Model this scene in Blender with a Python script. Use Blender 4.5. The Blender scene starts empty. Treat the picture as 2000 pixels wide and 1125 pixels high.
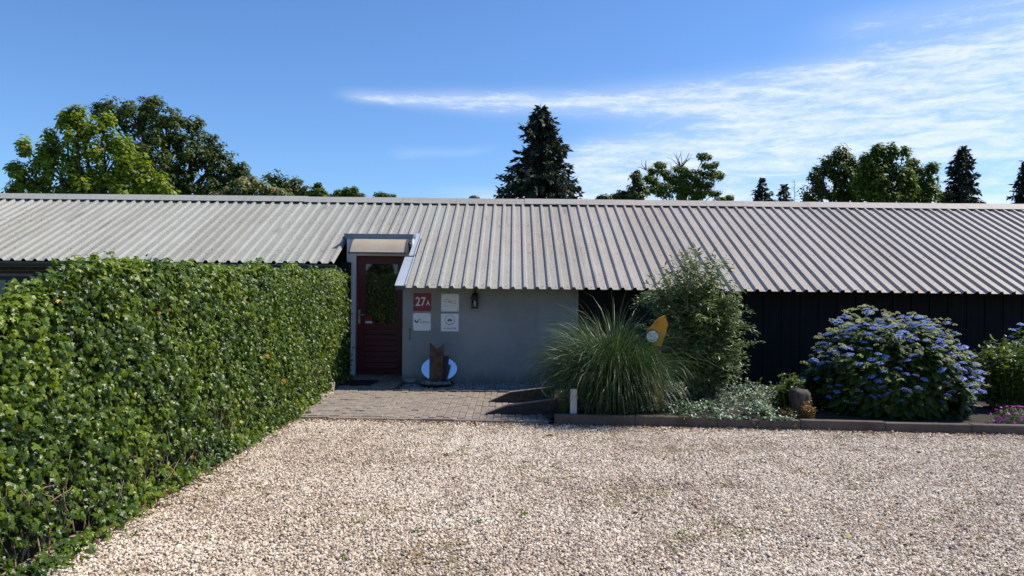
import bpy, math, random
import numpy as np
from mathutils import Matrix, Vector

# ------------------------------------------------------------------ camera, sky, sun, exposure
scene = bpy.context.scene
COL = scene.collection
FPX = 1444.0
cam_d = bpy.data.cameras.new('camera'); cam = bpy.data.objects.new('camera', cam_d); COL.objects.link(cam)
cam_d.sensor_width = 36.0; cam_d.lens = 36.0 * FPX / 2000.0
cam_d.clip_start = 0.05; cam_d.clip_end = 3000.0
CAM = Vector((0, 0, 1.73))
CAMR = Matrix.Rotation(math.radians(90) - 0.0038, 3, 'X') @ Matrix.Rotation(0.0105, 3, 'Z')
cam.matrix_world = Matrix.Translation(CAM) @ CAMR.to_4x4()
scene.camera = cam

SUN_TO = Vector((0.74, 0.20, 1.0)).normalized()
sun_d = bpy.data.lights.new('sun', 'SUN'); sun = bpy.data.objects.new('sun', sun_d); COL.objects.link(sun)
sun_d.energy = 4.8; sun_d.angle = math.radians(0.53); sun_d.color = (1.0, 0.935, 0.83)
sun.rotation_euler = SUN_TO.to_track_quat('Z', 'Y').to_euler()
sun.location = (20, 20, 30)

vs = scene.view_settings
vs.view_transform = 'Standard'; vs.look = 'None'; vs.gamma = 1.0; vs.exposure = 0.32
vs.use_curve_mapping = False

world = bpy.data.worlds.new('World'); scene.world = world; world.use_nodes = True
wn = world.node_tree; wn.nodes.clear()


class NB:
    """small node builder"""
    def __init__(s, nt): s.nt = nt
    def n(s, t, **kw):
        nd = s.nt.nodes.new(t)
        for k, v in kw.items(): setattr(nd, k, v)
        return nd
    def set(s, sock, v):
        if isinstance(v, bpy.types.NodeSocket): s.nt.links.new(v, sock)
        else: sock.default_value = v
    def m(s, op, a, b=0.0, c=0.0, clamp=False):
        nd = s.n('ShaderNodeMath', operation=op, use_clamp=clamp)
        s.set(nd.inputs[0], a); s.set(nd.inputs[1], b); s.set(nd.inputs[2], c)
        return nd.outputs[0]
    def mr(s, v, a, b, c=0.0, d=1.0, smooth=True):
        nd = s.n('ShaderNodeMapRange', interpolation_type='SMOOTHSTEP' if smooth else 'LINEAR')
        s.set(nd.inputs[0], v)
        for i, q in enumerate((a, b, c, d)): s.set(nd.inputs[i + 1], q)
        return nd.outputs[0]
    def noise(s, vec, scale, detail=2.0, rough=0.5, dist=0.0):
        nd = s.n('ShaderNodeTexNoise'); s.set(nd.inputs['Vector'], vec)
        nd.inputs['Scale'].default_value = scale; nd.inputs['Detail'].default_value = detail
        nd.inputs['Roughness'].default_value = rough; nd.inputs['Distortion'].default_value = dist
        return nd.outputs['Fac']
    def comb(s, x, y, z):
        nd = s.n('ShaderNodeCombineXYZ'); s.set(nd.inputs[0], x); s.set(nd.inputs[1], y); s.set(nd.inputs[2], z)
        return nd.outputs[0]
    def sep(s, v):
        nd = s.n('ShaderNodeSeparateXYZ'); s.set(nd.inputs[0], v); return nd.outputs
    def mix(s, f, a, b, mode='MIX'):
        nd = s.n('ShaderNodeMix', data_type='RGBA', blend_type=mode)
        s.set(nd.inputs[0], f); s.set(nd.inputs[6], a); s.set(nd.inputs[7], b)
        return nd.outputs[2]
    def ramp(s, f, stops, interp='LINEAR'):
        nd = s.n('ShaderNodeValToRGB'); cr = nd.color_ramp; cr.interpolation = interp
        while len(cr.elements) < len(stops): cr.elements.new(0.5)
        for e, (p, c) in zip(cr.elements, stops): e.position = p; e.color = (*c[:3], 1)
        s.set(nd.inputs[0], f); return nd.outputs[0]
    def vscale(s, v, sc):
        nd = s.n('ShaderNodeVectorMath', operation='MULTIPLY'); s.set(nd.inputs[0], v); s.set(nd.inputs[1], sc)
        return nd.outputs[0]


def build_world():
    b = NB(wn)
    out = b.n('ShaderNodeOutputWorld'); bg = b.n('ShaderNodeBackground')
    sky = b.n('ShaderNodeTexSky', sky_type='NISHITA')
    sky.sun_disc = False
    sky.sun_elevation = math.asin(SUN_TO.z)
    sky.sun_rotation = math.atan2(SUN_TO.x, SUN_TO.y)
    sky.altitude = 0.0; sky.air_density = 1.0; sky.dust_density = 0.35; sky.ozone_density = 2.6
    d = b.n('ShaderNodeTexCoord').outputs['Generated']
    x, y, z = b.sep(d)
    az = b.m('ARCTAN2', x, y)
    el = b.m('ARCSINE', z)
    # a layer of cirrus: the streaks live on a plane high above, so they stretch towards the horizon
    zz = b.m('ADD', b.m('MAXIMUM', z, 0.0), 0.09)
    pl = b.comb(b.m('DIVIDE', x, zz), b.m('DIVIDE', y, zz), 0.0)
    warp = b.m('SUBTRACT', b.noise(pl, 0.8, 3.0), 0.5)
    def band(c0, c1, c2, w0, w1, a0, a1, amp):
        cen = b.m('ADD', b.m('ADD', c0, b.m('MULTIPLY', az, c1)), b.m('MULTIPLY', b.m('MULTIPLY', az, az), c2))
        cen = b.m('ADD', cen, b.m('MULTIPLY', warp, 0.05))
        wid = b.m('MAXIMUM', b.m('ADD', w0, b.m('MULTIPLY', az, w1)), 0.008)
        t = b.m('DIVIDE', b.m('SUBTRACT', el, cen), wid)
        g = b.m('POWER', 2.718, b.m('MULTIPLY', b.m('MULTIPLY', t, t), -1.0))
        g = b.m('MULTIPLY', g, b.mr(az, a0, a1))
        g = b.m('MULTIPLY', g, b.mr(az, 1.6, 1.0))
        return b.m('MULTIPLY', g, amp)
    m1 = band(0.243, -0.01, 0.06, 0.020, 0.045, -0.26, -0.19, 0.72)
    m2 = band(0.152, 0.07, -0.02, 0.030, 0.045, -0.06, 0.14, 0.95)
    m3 = band(0.115, -0.02, 0.0, 0.016, 0.01, -0.20, 0.05, 0.75)
    m4 = band(0.205, 0.04, 0.0, 0.012, 0.075, 0.22, 0.42, 0.5)
    m5 = band(0.300, 0.04, 0.0, 0.012, 0.022, 0.32, 0.46, 0.42)
    msum = b.m('ADD', b.m('ADD', b.m('ADD', m1, m2), b.m('ADD', m3, m4)), m5)
    m6 = band(0.185, 0.06, 0.0, 0.008, 0.0, -0.19, -0.14, 0.34)
    msum = b.m('ADD', msum, b.m('MULTIPLY', m6, b.mr(az, 0.0, -0.06)))
    far = b.mr(b.noise(pl, 0.35, 3.0, 0.55), 0.60, 0.80, 0.0, 0.5)        # the same thin cloud goes on round the sky
    far = b.m('MULTIPLY', far, b.mr(z, 0.02, 0.12))
    msum = b.m('MINIMUM', b.m('MAXIMUM', msum, far), 0.78)
    rip = b.comb(b.m('MULTIPLY', az, 16.0), b.m('MULTIPLY', el, 95.0), 3.1)
    fib = b.noise(rip, 1.0, 6.0, 0.62, 0.6)
    fine = b.noise(b.comb(b.m('MULTIPLY', az, 75.0), b.m('MULTIPLY', el, 260.0), 1.7), 1.0, 4.0, 0.6, 0.8)
    tex = b.m('ADD', b.m('MULTIPLY', fib, 0.75), b.m('MULTIPLY', fine, 0.27))
    lo = b.m('SUBTRACT', 0.77, b.m('MULTIPLY', msum, 0.60))
    cov = b.mr(tex, lo, b.m('ADD', lo, 0.42))
    cov = b.m('MULTIPLY', cov, b.mr(msum, 0.03, 0.5))
    cov = b.m('ADD', b.m('MULTIPLY', cov, 0.62), b.m('MULTIPLY', b.mr(msum, 0.0, 0.78), 0.26), clamp=True)
    tint = b.mix(1.0, sky.outputs[0], (0.78, 1.08, 1.46, 1), 'MULTIPLY')
    cloud = (8.2, 8.9, 10.0, 1)
    colr = b.mix(cov, tint, cloud)
    b.set(bg.inputs[0], colr); bg.inputs[1].default_value = 0.092
    wn.links.new(bg.outputs[0], out.inputs[0])


build_world()

rng = np.random.RandomState(7)
random.seed(7)


def at(px, py, Y):
    """point at depth Y seen at pixel (px, py) of the 2000 x 1125 photograph"""
    d = CAMR @ Vector(((px - 1000.0) / FPX, (562.5 - py) / FPX, -1.0))
    return CAM + d * (Y / d.y)


# ------------------------------------------------------------------ object helpers
def props(o, label=None, cat=None, group=None, kind=None):
    if label: o['label'] = label
    if cat: o['category'] = cat
    if group: o['group'] = group
    if kind: o['kind'] = kind
    return o


def link(name, data, parent=None, loc=None, rot=None):
    o = bpy.data.objects.new(name, data); COL.objects.link(o)
    if parent is not None: o.parent = parent
    if loc is not None: o.location = loc
    if rot is not None: o.rotation_euler = rot
    return o


def empty(name, loc, label, cat, group=None):
    o = link(name, None, None, loc); o.empty_display_size = 0.2
    return props(o, label, cat, group)


class MB:
    """collects pieces into one mesh (coordinates local to the parent empty or world)"""
    def __init__(s): s.v = []; s.f = []; s.smooth = []
    def add(s, vs_, fs, smooth=False):
        o = len(s.v); s.v += [tuple(q) for q in vs_]
        s.f += [tuple(i + o for i in f) for f in fs]; s.smooth += [smooth] * len(fs)
        return s
    def box(s, x0, x1, y0, y1, z0, z1):
        v = [(x0, y0, z0), (x1, y0, z0), (x1, y1, z0), (x0, y1, z0), (x0, y0, z1), (x1, y0, z1), (x1, y1, z1), (x0, y1, z1)]
        return s.add(v, [(0, 3, 2, 1), (4, 5, 6, 7), (0, 1, 5, 4), (1, 2, 6, 5), (2, 3, 7, 6), (3, 0, 4, 7)])
    def bbox(s, x0, x1, y0, y1, z0, z1, c=0.004):
        """box with chamfered upper edges"""
        v = []
        for (a, z) in ((0, z0), (0, z1 - c), (c, z1)):
            v += [(x0 + a, y0 + a, z), (x1 - a, y0 + a, z), (x1 - a, y1 - a, z), (x0 + a, y1 - a, z)]
        f = [(0, 3, 2, 1), (8, 9, 10, 11)]
        for r in (0, 4):
            for i in range(4):
                j = (i + 1) % 4; f.append((r + i, r + j, r + 4 + j, r + 4 + i))
        return s.add(v, f)
    def prism(s, poly, axis, a, b_):
        """poly of 2D points extruded along axis ('x': (y,z), 'y': (x,z), 'z': (x,y))"""
        def P(p, t):
            return {'x': (t, p[0], p[1]), 'y': (p[0], t, p[1]), 'z': (p[0], p[1], t)}[axis]
        n = len(poly); v = [P(p, a) for p in poly] + [P(p, b_) for p in poly]
        f = [tuple(range(n))[::-1], tuple(range(n, 2 * n))] + [(i, (i + 1) % n, n + (i + 1) % n, n + i) for i in range(n)]
        return s.add(v, f)
    def tube(s, pts, rad, n=6, cap=True):
        pts = [Vector(p) for p in pts]
        if not hasattr(rad, '__len__'): rad = [rad] * len(pts)
        v = []; f = []
        up = Vector((0.13, 0.27, 0.95))
        for i, p in enumerate(pts):
            t = (pts[min(i + 1, len(pts) - 1)] - pts[max(i - 1, 0)])
            if t.length < 1e-9: t = Vector((0, 0, 1))
            t.normalize()
            a = t.cross(up)
            if a.length < 0.05: a = t.cross(Vector((1, 0, 0)))
            a.normalize(); c = t.cross(a)
            for k in range(n):
                q = 2 * math.pi * k / n
                v.append(p + (a * math.cos(q) + c * math.sin(q)) * rad[i])
        for i in range(len(pts) - 1):
            for k in range(n):
                k2 = (k + 1) % n
                f.append((i * n + k, i * n + k2, (i + 1) * n + k2, (i + 1) * n + k))
        if cap:
            f.append(tuple(range(n))[::-1]); f.append(tuple(range((len(pts) - 1) * n, len(pts) * n)))
        return s.add(v, f, True)
    def lathe(s, prof, cx, cy, n=16):
        v = []; f = []
        for r, z in prof:
            for k in range(n):
                q = 2 * math.pi * k / n; v.append((cx + r * math.cos(q), cy + r * math.sin(q), z))
        for i in range(len(prof) - 1):
            for k in range(n):
                k2 = (k + 1) % n; f.append((i * n + k, i * n + k2, (i + 1) * n + k2, (i + 1) * n + k))
        f.append(tuple(range(n))[::-1]); f.append(tuple(range((len(prof) - 1) * n, len(prof) * n)))
        return s.add(v, f, True)
    def mesh(s, name, mat=None):
        me = bpy.data.meshes.new(name); me.from_pydata(s.v, [], s.f); me.update()
        me.polygons.foreach_set('use_smooth', s.smooth)
        if mat: me.materials.append(mat)
        return me
    def build(s, name, mat, parent=None, loc=None):
        """verts are world coordinates when a parent sits elsewhere: shift them into the parent's frame"""
        if parent is not None:
            base = parent
            off = Vector((0, 0, 0))
            while base is not None: off += base.location; base = base.parent
            s.v = [(p[0] - off.x, p[1] - off.y, p[2] - off.z) for p in s.v]
        o = link(name, s.mesh(name, mat), parent, loc)
        return o


def ico(seed, r=1.0, sq=(1, 1, 1), rough=0.2):
    t = (1 + 5 ** .5) / 2
    v = np.array([(-1, t, 0), (1, t, 0), (-1, -t, 0), (1, -t, 0), (0, -1, t), (0, 1, t), (0, -1, -t), (0, 1, -t), (t, 0, -1), (t, 0, 1), (-t, 0, -1), (-t, 0, 1)], float)
    v /= np.linalg.norm(v[0])
    f = [(0, 11, 5), (0, 5, 1), (0, 1, 7), (0, 7, 10), (0, 10, 11), (1, 5, 9), (5, 11, 4), (11, 10, 2), (10, 7, 6), (7, 1, 8), (3, 9, 4), (3, 4, 2), (3, 2, 6), (3, 6, 8), (3, 8, 9), (4, 9, 5), (2, 4, 11), (6, 2, 10), (8, 6, 7), (9, 8, 1)]
    # one subdivision
    vl = [tuple(p) for p in v]; cache = {}; nf = []
    def mid(a, b):
        k = (min(a, b), max(a, b))
        if k not in cache:
            p = (np.array(vl[a]) + np.array(vl[b])) / 2; p /= np.linalg.norm(p); vl.append(tuple(p)); cache[k] = len(vl) - 1
        return cache[k]
    for a, b, c in f:
        ab, bc, ca = mid(a, b), mid(b, c), mid(c, a); nf += [(a, ab, ca), (b, bc, ab), (c, ca, bc), (ab, bc, ca)]
    rs = np.random.RandomState(seed)
    v = np.array(vl); v *= (1 + rough * rs.uniform(-1, 1, (len(v), 1)))
    return v * np.array(sq) * r, nf


def nrm(a):
    return a / np.maximum(np.linalg.norm(a, axis=-1, keepdims=True), 1e-9)


def big_mesh(name, V, F, mat, tint=None, smooth=False):
    """V (n,3) float array, F (m,k) int array"""
    me = bpy.data.meshes.new(name)
    n, (m, k) = len(V), F.shape
    me.vertices.add(n); me.vertices.foreach_set('co', np.ascontiguousarray(V, np.float32).ravel())
    me.loops.add(m * k); me.loops.foreach_set('vertex_index', np.ascontiguousarray(F, np.int32).ravel())
    me.polygons.add(m); me.polygons.foreach_set('loop_start', np.arange(0, m * k, k, dtype=np.int32))
    if tint is not None:
        at_ = me.attributes.new('tint', 'FLOAT', 'POINT'); at_.data.foreach_set('value', np.ascontiguousarray(tint, np.float32))
    me.update(calc_edges=True)
    if smooth: me.polygons.foreach_set('use_smooth', [True] * m)
    if mat: me.materials.append(mat)
    return me


# leaf templates: x across, y along the leaf, z = fold; faces are padded to the same size
def tmpl(right, fold=0.25, curl=0.15):
    """right half outline from base to tip (x>0); mirrored about the midrib, triangulated as a fan from a midrib point"""
    pts = [(0, 0)] + right + [(0, 1.0)]
    n = len(pts)
    V = []; F = []
    mid = (0, 0.42)
    for sgn in (1, -1):
        o = len(V)
        V.append((mid[0], mid[1], 0.0))
        for x, y in pts: V.append((sgn * x, y, -fold * x))
        for i in range(1, n):
            F.append((o, o + i, o + i + 1) if sgn > 0 else (o, o + i + 1, o + i))
    V = np.array(V, float); V[:, 2] -= curl * (V[:, 1] - 0.3) ** 2
    return V, np.array(F)


T_IVY = tmpl([(0.24, -0.16), (0.52, 0.10), (0.27, 0.30), (0.36, 0.56), (0.13, 0.66)], 0.45, 0.5)
T_OVAL = tmpl([(0.22, 0.15), (0.33, 0.42), (0.22, 0.75)], 0.25, 0.35)
T_LANCE = tmpl([(0.11, 0.2), (0.13, 0.45), (0.07, 0.8)], 0.5, 0.5)
T_DIAM = (np.array([(0, 0, 0), (0.33, 0.45, -0.08), (0, 1, -0.1), (-0.33, 0.45, -0.08)], float), np.array([(0, 1, 2), (0, 2, 3)]))
T_NEEDLE = (np.array([(0, 0, 0), (0.16, 0.35, -0.05), (0, 1, -0.12), (-0.16, 0.35, -0.05)], float), np.array([(0, 1, 2), (0, 2, 3)]))


def leaves(T, cen, nor, tip, size, tint, wid=None):
    """stack transformed copies of template T: returns V, F, tint per vertex"""
    TV, TF = T
    N = len(cen)
    nor = nrm(nor); tip = tip - nor * np.sum(tip * nor, axis=1, keepdims=True); tip = nrm(tip)
    side = np.cross(tip, nor)
    s = np.asarray(size).reshape(-1, 1, 1) * np.ones((N, 1, 1))
    w = (np.ones(N) if wid is None else wid).reshape(-1, 1, 1)
    V = cen[:, None, :] + s * (side[:, None, :] * TV[None, :, 0:1] * w + tip[:, None, :] * TV[None, :, 1:2] + nor[:, None, :] * TV[None, :, 2:3])
    k = len(TV)
    F = (TF[None] + (np.arange(N) * k)[:, None, None]).reshape(-1, TF.shape[1])
    return V.reshape(-1, 3), F, np.repeat(tint, k)


def rand_unit(n):
    return nrm(rng.normal(size=(n, 3)))


# ------------------------------------------------------------------ materials
def mat_new(name):
    m = bpy.data.materials.new(name); m.use_nodes = True; nt = m.node_tree; nt.nodes.clear()
    b = NB(nt); out = b.n('ShaderNodeOutputMaterial'); p = b.n('ShaderNodeBsdfPrincipled')
    nt.links.new(p.outputs[0], out.inputs[0])
    return m, b, p, out


def bump(b, p, h, strength=0.3, dist=0.01):
    nd = b.n('ShaderNodeBump'); nd.inputs['Strength'].default_value = strength; nd.inputs['Distance'].default_value = dist
    b.set(nd.inputs['Height'], h); b.nt.links.new(nd.outputs[0], p.inputs['Normal'])


def plain(name, col, rough=0.6, var=0.25, scale=6.0, bumpy=0.15, metal=0.0, spec=0.4, fine=60.0):
    """colour with blotches and grain"""
    m, b, p, out = mat_new(name)
    pos = b.n('ShaderNodeNewGeometry').outputs['Position']
    n1 = b.noise(pos, scale, 4.0, 0.6); n2 = b.noise(pos, fine, 3.0, 0.6)
    f = b.m('ADD', b.m('MULTIPLY', n1, 0.65), b.m('MULTIPLY', n2, 0.35))
    f = b.mr(f, 0.3, 0.7)
    lo = tuple(c * (1 - var) for c in col) + (1,); hi = tuple(min(1, c * (1 + var)) for c in col) + (1,)
    b.set(p.inputs['Base Color'], b.mix(f, lo, hi))
    p.inputs['Roughness'].default_value = rough; p.inputs['Metallic'].default_value = metal
    p.inputs['Specular IOR Level'].default_value = spec
    if bumpy: bump(b, p, n2, bumpy, 0.01)
    return m


def leaf_mat(name, stops, rough=0.4, transl=0.3, spec=0.5, tcol=(1.35, 1.4, 0.45), crinkle=0.0):
    m, b, p, out = mat_new(name)
    t = b.n('ShaderNodeAttribute', attribute_name='tint').outputs['Fac']
    c = b.ramp(t, stops)
    b.set(p.inputs['Base Color'], c)
    p.inputs['Roughness'].default_value = rough; p.inputs['Specular IOR Level'].default_value = spec
    if crinkle:
        bump(b, p, b.noise(b.n('ShaderNodeNewGeometry').outputs['Position'], 55.0, 2.0), crinkle, 0.02)
    tr = b.n('ShaderNodeBsdfTranslucent'); b.set(tr.inputs[0], b.mix(1.0, c, (*tcol, 1), 'MULTIPLY'))
    mx = b.n('ShaderNodeMixShader'); mx.inputs[0].default_value = transl
    b.nt.links.new(p.outputs[0], mx.inputs[1]); b.nt.links.new(tr.outputs[0], mx.inputs[2])
    b.nt.links.new(mx.outputs[0], out.inputs[0])
    return m


def roof_mat(name):
    m, b, p, out = mat_new(name)
    pos = b.n('ShaderNodeNewGeometry').outputs['Position']
    x, y, z = b.sep(pos)
    big = b.noise(pos, 0.45, 3.0, 0.55)
    streak = b.noise(b.vscale(pos, (9.0, 0.55, 0.55)), 1.0, 4.0, 0.6)
    spk = b.noise(pos, 46.0, 3.0, 0.7)
    spk2 = b.noise(pos, 17.0, 3.0, 0.65)
    c = b.mix(b.mr(b.m('ADD', b.m('MULTIPLY', x, 0.10), b.m('MULTIPLY', big, 1.3)), 0.3, 1.0), (0.345, 0.34, 0.298, 1), (0.395, 0.342, 0.300, 1))
    c = b.mix(b.mr(streak, 0.52, 0.78, 0.0, 0.45), c, (0.20, 0.18, 0.168, 1))
    moss = b.m('MULTIPLY', b.mr(spk, 0.52, 0.64), b.mr(b.noise(pos, 1.3, 3.0, 0.6), 0.38, 0.60, 0.15, 0.85))
    c = b.mix(moss, c, (0.15, 0.145, 0.11, 1))
    c = b.mix(b.mr(spk2, 0.60, 0.74, 0.0, 0.5), c, (0.43, 0.43, 0.40, 1))
    rare = b.noise(b.vscale(pos, (6.0, 0.8, 0.8)), 1.0, 2.0, 0.5)
    c = b.mix(b.mr(rare, 0.68, 0.76, 0.0, 0.6), c, (0.17, 0.155, 0.15, 1))
    dots = b.m('MULTIPLY', b.mr(b.noise(pos, 24.0, 2.0, 0.6), 0.58, 0.66), b.mr(b.noise(pos, 0.9, 3.0, 0.6), 0.40, 0.62, 0.05, 0.7))
    c = b.mix(dots, c, (0.13, 0.125, 0.10, 1))
    rnd = b.n('ShaderNodeObjectInfo').outputs['Random']
    c = b.mix(b.mr(rnd, 0.0, 1.0, 0.0, 0.55), c, b.mix(1.0, c, (0.80, 0.78, 0.74, 1), 'MULTIPLY'))
    drip = b.mr(b.noise(b.vscale(pos, (14.0, 0.35, 0.35)), 1.0, 3.0, 0.55), 0.60, 0.72, 0.0, 0.5)
    c = b.mix(drip, c, (0.19, 0.165, 0.15, 1))
    b.set(p.inputs['Base Color'], c); p.inputs['Roughness'].default_value = 0.55
    p.inputs['Specular IOR Level'].default_value = 0.35
    bump(b, p, spk, 0.25, 0.006)
    return m


def wood_mat(name, c0, c1, axis='z', rough=0.7, spec=0.3):
    m, b, p, out = mat_new(name)
    pos = b.n('ShaderNodeNewGeometry').outputs['Position']
    sc = {'z': (28, 28, 1.6), 'x': (1.6, 28, 28)}[axis]
    g = b.noise(b.vscale(pos, sc), 1.0, 4.0, 0.65, 0.4)
    bl = b.noise(pos, 2.0, 3.0)
    b.set(p.inputs['Base Color'], b.mix(b.mr(b.m('ADD', b.m('MULTIPLY', g, 0.7), b.m('MULTIPLY', bl, 0.3)), 0.3, 0.7), (*c0, 1), (*c1, 1)))
    p.inputs['Roughness'].default_value = rough; p.inputs['Specular IOR Level'].default_value = spec
    bump(b, p, g, 0.35, 0.004)
    return m


def inst_mat(name, stops, rough=0.7):
    m, b, p, out = mat_new(name)
    t = b.n('ShaderNodeAttribute', attribute_name='tint', attribute_type='INSTANCER').outputs['Fac']
    c = b.ramp(t, stops)
    pos = b.n('ShaderNodeNewGeometry').outputs['Position']
    n = b.noise(pos, 120.0, 2.0)
    b.set(p.inputs['Base Color'], b.mix(b.mr(n, 0.3, 0.7, 0.0, 0.35), c, b.mix(1.0, c, (0.6, 0.56, 0.52, 1), 'MULTIPLY')))
    p.inputs['Roughness'].default_value = rough; p.inputs['Specular IOR Level'].default_value = 0.35
    return m


M = {}
M['roof'] = roof_mat('weathered_roof_sheet')
M['plaster'] = plain('grey_plaster', (0.285, 0.298, 0.285), 0.75, 0.16, 1.6, 0.25, fine=90)
M['black_board'] = wood_mat('black_boards', (0.006, 0.006, 0.007), (0.014, 0.013, 0.014), 'z', 0.75, 0.2)
M['brick'] = plain('dark_red_brick', (0.085, 0.042, 0.036), 0.85, 0.4, 9.0, 0.4)
M['mortar'] = plain('mortar', (0.24, 0.21, 0.19), 0.9, 0.2, 20.0, 0.3)
M['white_paint'] = plain('white_paint', (0.66, 0.67, 0.66), 0.45, 0.08, 5.0, 0.05)
M['red_door'] = wood_mat('dark_red_paint', (0.080, 0.006, 0.011), (0.105, 0.009, 0.015), 'x', 0.42, 0.4)
M['cap'] = plain('blue_grey_metal', (0.19, 0.24, 0.27), 0.45, 0.15, 5.0, 0.1, 0.3)
M['flash'] = plain('zinc_flashing', (0.52, 0.545, 0.575), 0.4, 0.1, 3.0, 0.1, 0.35)
M['canopy'] = plain('beige_canopy', (0.50, 0.42, 0.32), 0.65, 0.1, 3.0, 0.04)
M['dark_grey'] = plain('dark_grey_plastic', (0.075, 0.072, 0.078), 0.45, 0.2, 8.0, 0.05)
M['gutter'] = plain('old_gutter', (0.065, 0.065, 0.066), 0.6, 0.35, 7.0, 0.2)
M['black_metal'] = plain('black_metal', (0.011, 0.011, 0.013), 0.4, 0.2, 10.0, 0.05)
M['steel'] = plain('steel', (0.55, 0.54, 0.51), 0.32, 0.1, 20.0, 0.03, 0.9)
M['galv'] = plain('galvanised_tube', (0.40, 0.42, 0.44), 0.4, 0.2, 20.0, 0.05, 0.7)
M['soil'] = plain('bed_soil', (0.034, 0.026, 0.020), 0.95, 0.5, 5.0, 0.6, fine=40)
M['dirt'] = plain('gravel_underlay', (0.33, 0.25, 0.175), 0.95, 0.35, 3.0, 0.6, fine=70)
M['joint'] = plain('sandy_joint', (0.21, 0.17, 0.13), 0.95, 0.35, 9.0, 0.5)
M['far_ground'] = plain('rough_grass_ground', (0.07, 0.09, 0.035), 0.95, 0.4, 0.4, 0.4)
M['kerb'] = plain('kerb_concrete', (0.115, 0.088, 0.070), 0.9, 0.35, 4.0, 0.4, fine=110)
M['block'] = plain('mossy_concrete', (0.36, 0.31, 0.24), 0.9, 0.35, 9.0, 0.5)
M['sleeper'] = wood_mat('dark_sleeper_wood', (0.040, 0.031, 0.029), (0.075, 0.058, 0.052), 'x', 0.8)
M['sleeper_lit_top'] = wood_mat('painted_sunlit_edge', (0.20, 0.165, 0.13), (0.34, 0.29, 0.23), 'x', 0.85)  # paler copy of the sleeper wood, sunlight painted into the colour
M['post'] = wood_mat('whitewashed_post', (0.50, 0.47, 0.44), (0.68, 0.65, 0.62), 'z', 0.7)
M['mat'] = plain('rubber_mat', (0.008, 0.008, 0.009), 0.8, 0.4, 30.0, 0.6)
M['rust'] = plain('rusty_steel', (0.105, 0.064, 0.042), 0.75, 0.6, 9.0, 0.5, 0.2)
M['dark_slab'] = plain('dark_steel_slab', (0.028, 0.025, 0.025), 0.6, 0.3, 9.0, 0.2)
M['bowl'] = plain('black_bowl', (0.015, 0.014, 0.014), 0.5, 0.3, 12.0, 0.1)
M['stone'] = plain('grey_stone', (0.20, 0.19, 0.175), 0.8, 0.35, 14.0, 0.4)
M['yellow'] = plain('ochre_paint', (0.50, 0.215, 0.006), 0.5, 0.22, 8.0, 0.2)
M['brown'] = plain('brown_wood', (0.10, 0.055, 0.022), 0.8, 0.4, 12.0, 0.4)
M['stump'] = wood_mat('stump_bark', (0.032, 0.026, 0.022), (0.125, 0.10, 0.085), 'z', 0.9)
M['bark'] = wood_mat('tree_bark', (0.045, 0.037, 0.028), (0.10, 0.082, 0.065), 'z', 0.9)
M['twig'] = plain('ivy_twig', (0.23, 0.18, 0.125), 0.85, 0.35, 30.0, 0.2)
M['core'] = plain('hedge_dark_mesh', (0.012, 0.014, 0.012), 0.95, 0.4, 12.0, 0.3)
M['sign_white'] = plain('white_sign_plate', (0.80, 0.81, 0.83), 0.3, 0.03, 4.0, 0.0)
M['sign_red'] = plain('red_sign_plate', (0.225, 0.012, 0.030), 0.35, 0.06, 6.0, 0.0)
M['ink_white'] = plain('white_print', (0.72, 0.70, 0.70), 0.5, 0.02, 4.0, 0.0)
M['ink_navy'] = plain('navy_print', (0.035, 0.055, 0.14), 0.5, 0.05, 4.0, 0.0)
M['ink_blue'] = plain('pale_blue_print', (0.16, 0.26, 0.42), 0.5, 0.05, 4.0, 0.0)
M['ink_teal'] = plain('teal_print', (0.035, 0.13, 0.19), 0.5, 0.05, 4.0, 0.0)
M['ink_grey'] = plain('grey_print', (0.13, 0.13, 0.16), 0.5, 0.05, 4.0, 0.0)
M['ink_pale'] = plain('pale_grey_print', (0.40, 0.42, 0.47), 0.5, 0.05, 4.0, 0.0)
M['ink_orange'] = plain('orange_print', (0.42, 0.16, 0.06), 0.5, 0.05, 4.0, 0.0)


def glass_mat(name, base, ior=1.9, rough=0.02):
    m, b, p, out = mat_new(name)
    p.inputs['Base Color'].default_value = (*base, 1); p.inputs['Roughness'].default_value = rough
    p.inputs['IOR'].default_value = ior
    return m


M['glass'] = glass_mat('dark_door_glass', (0.010, 0.013, 0.014), 1.75)
M['glass_grey'] = glass_mat('grey_window_glass', (0.16, 0.17, 0.19), 1.6, 0.1)
M['mirror'] = plain('polished_steel_disc', (0.82, 0.89, 0.95), 0.15, 0.04, 9.0, 0.0, 1.0)
m_, b_, p_, o_ = mat_new('clear_lantern_glass')
p_.inputs['Transmission Weight'].default_value = 1.0; p_.inputs['Roughness'].default_value = 0.05; p_.inputs['IOR'].default_value = 1.1
M['clear'] = m_
M['bulb'] = plain('white_bulb', (0.75, 0.73, 0.68), 0.3, 0.03, 4.0, 0.0)

PAVER_STOPS = [(0.235, 0.195, 0.16), (0.255, 0.205, 0.165), (0.225, 0.195, 0.17), (0.27, 0.22, 0.175), (0.245, 0.19, 0.155)]
M_PAVER = [plain('concrete_paver', c, 0.9, 0.3, 11.0, 0.5, fine=130) for c in PAVER_STOPS]

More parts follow.
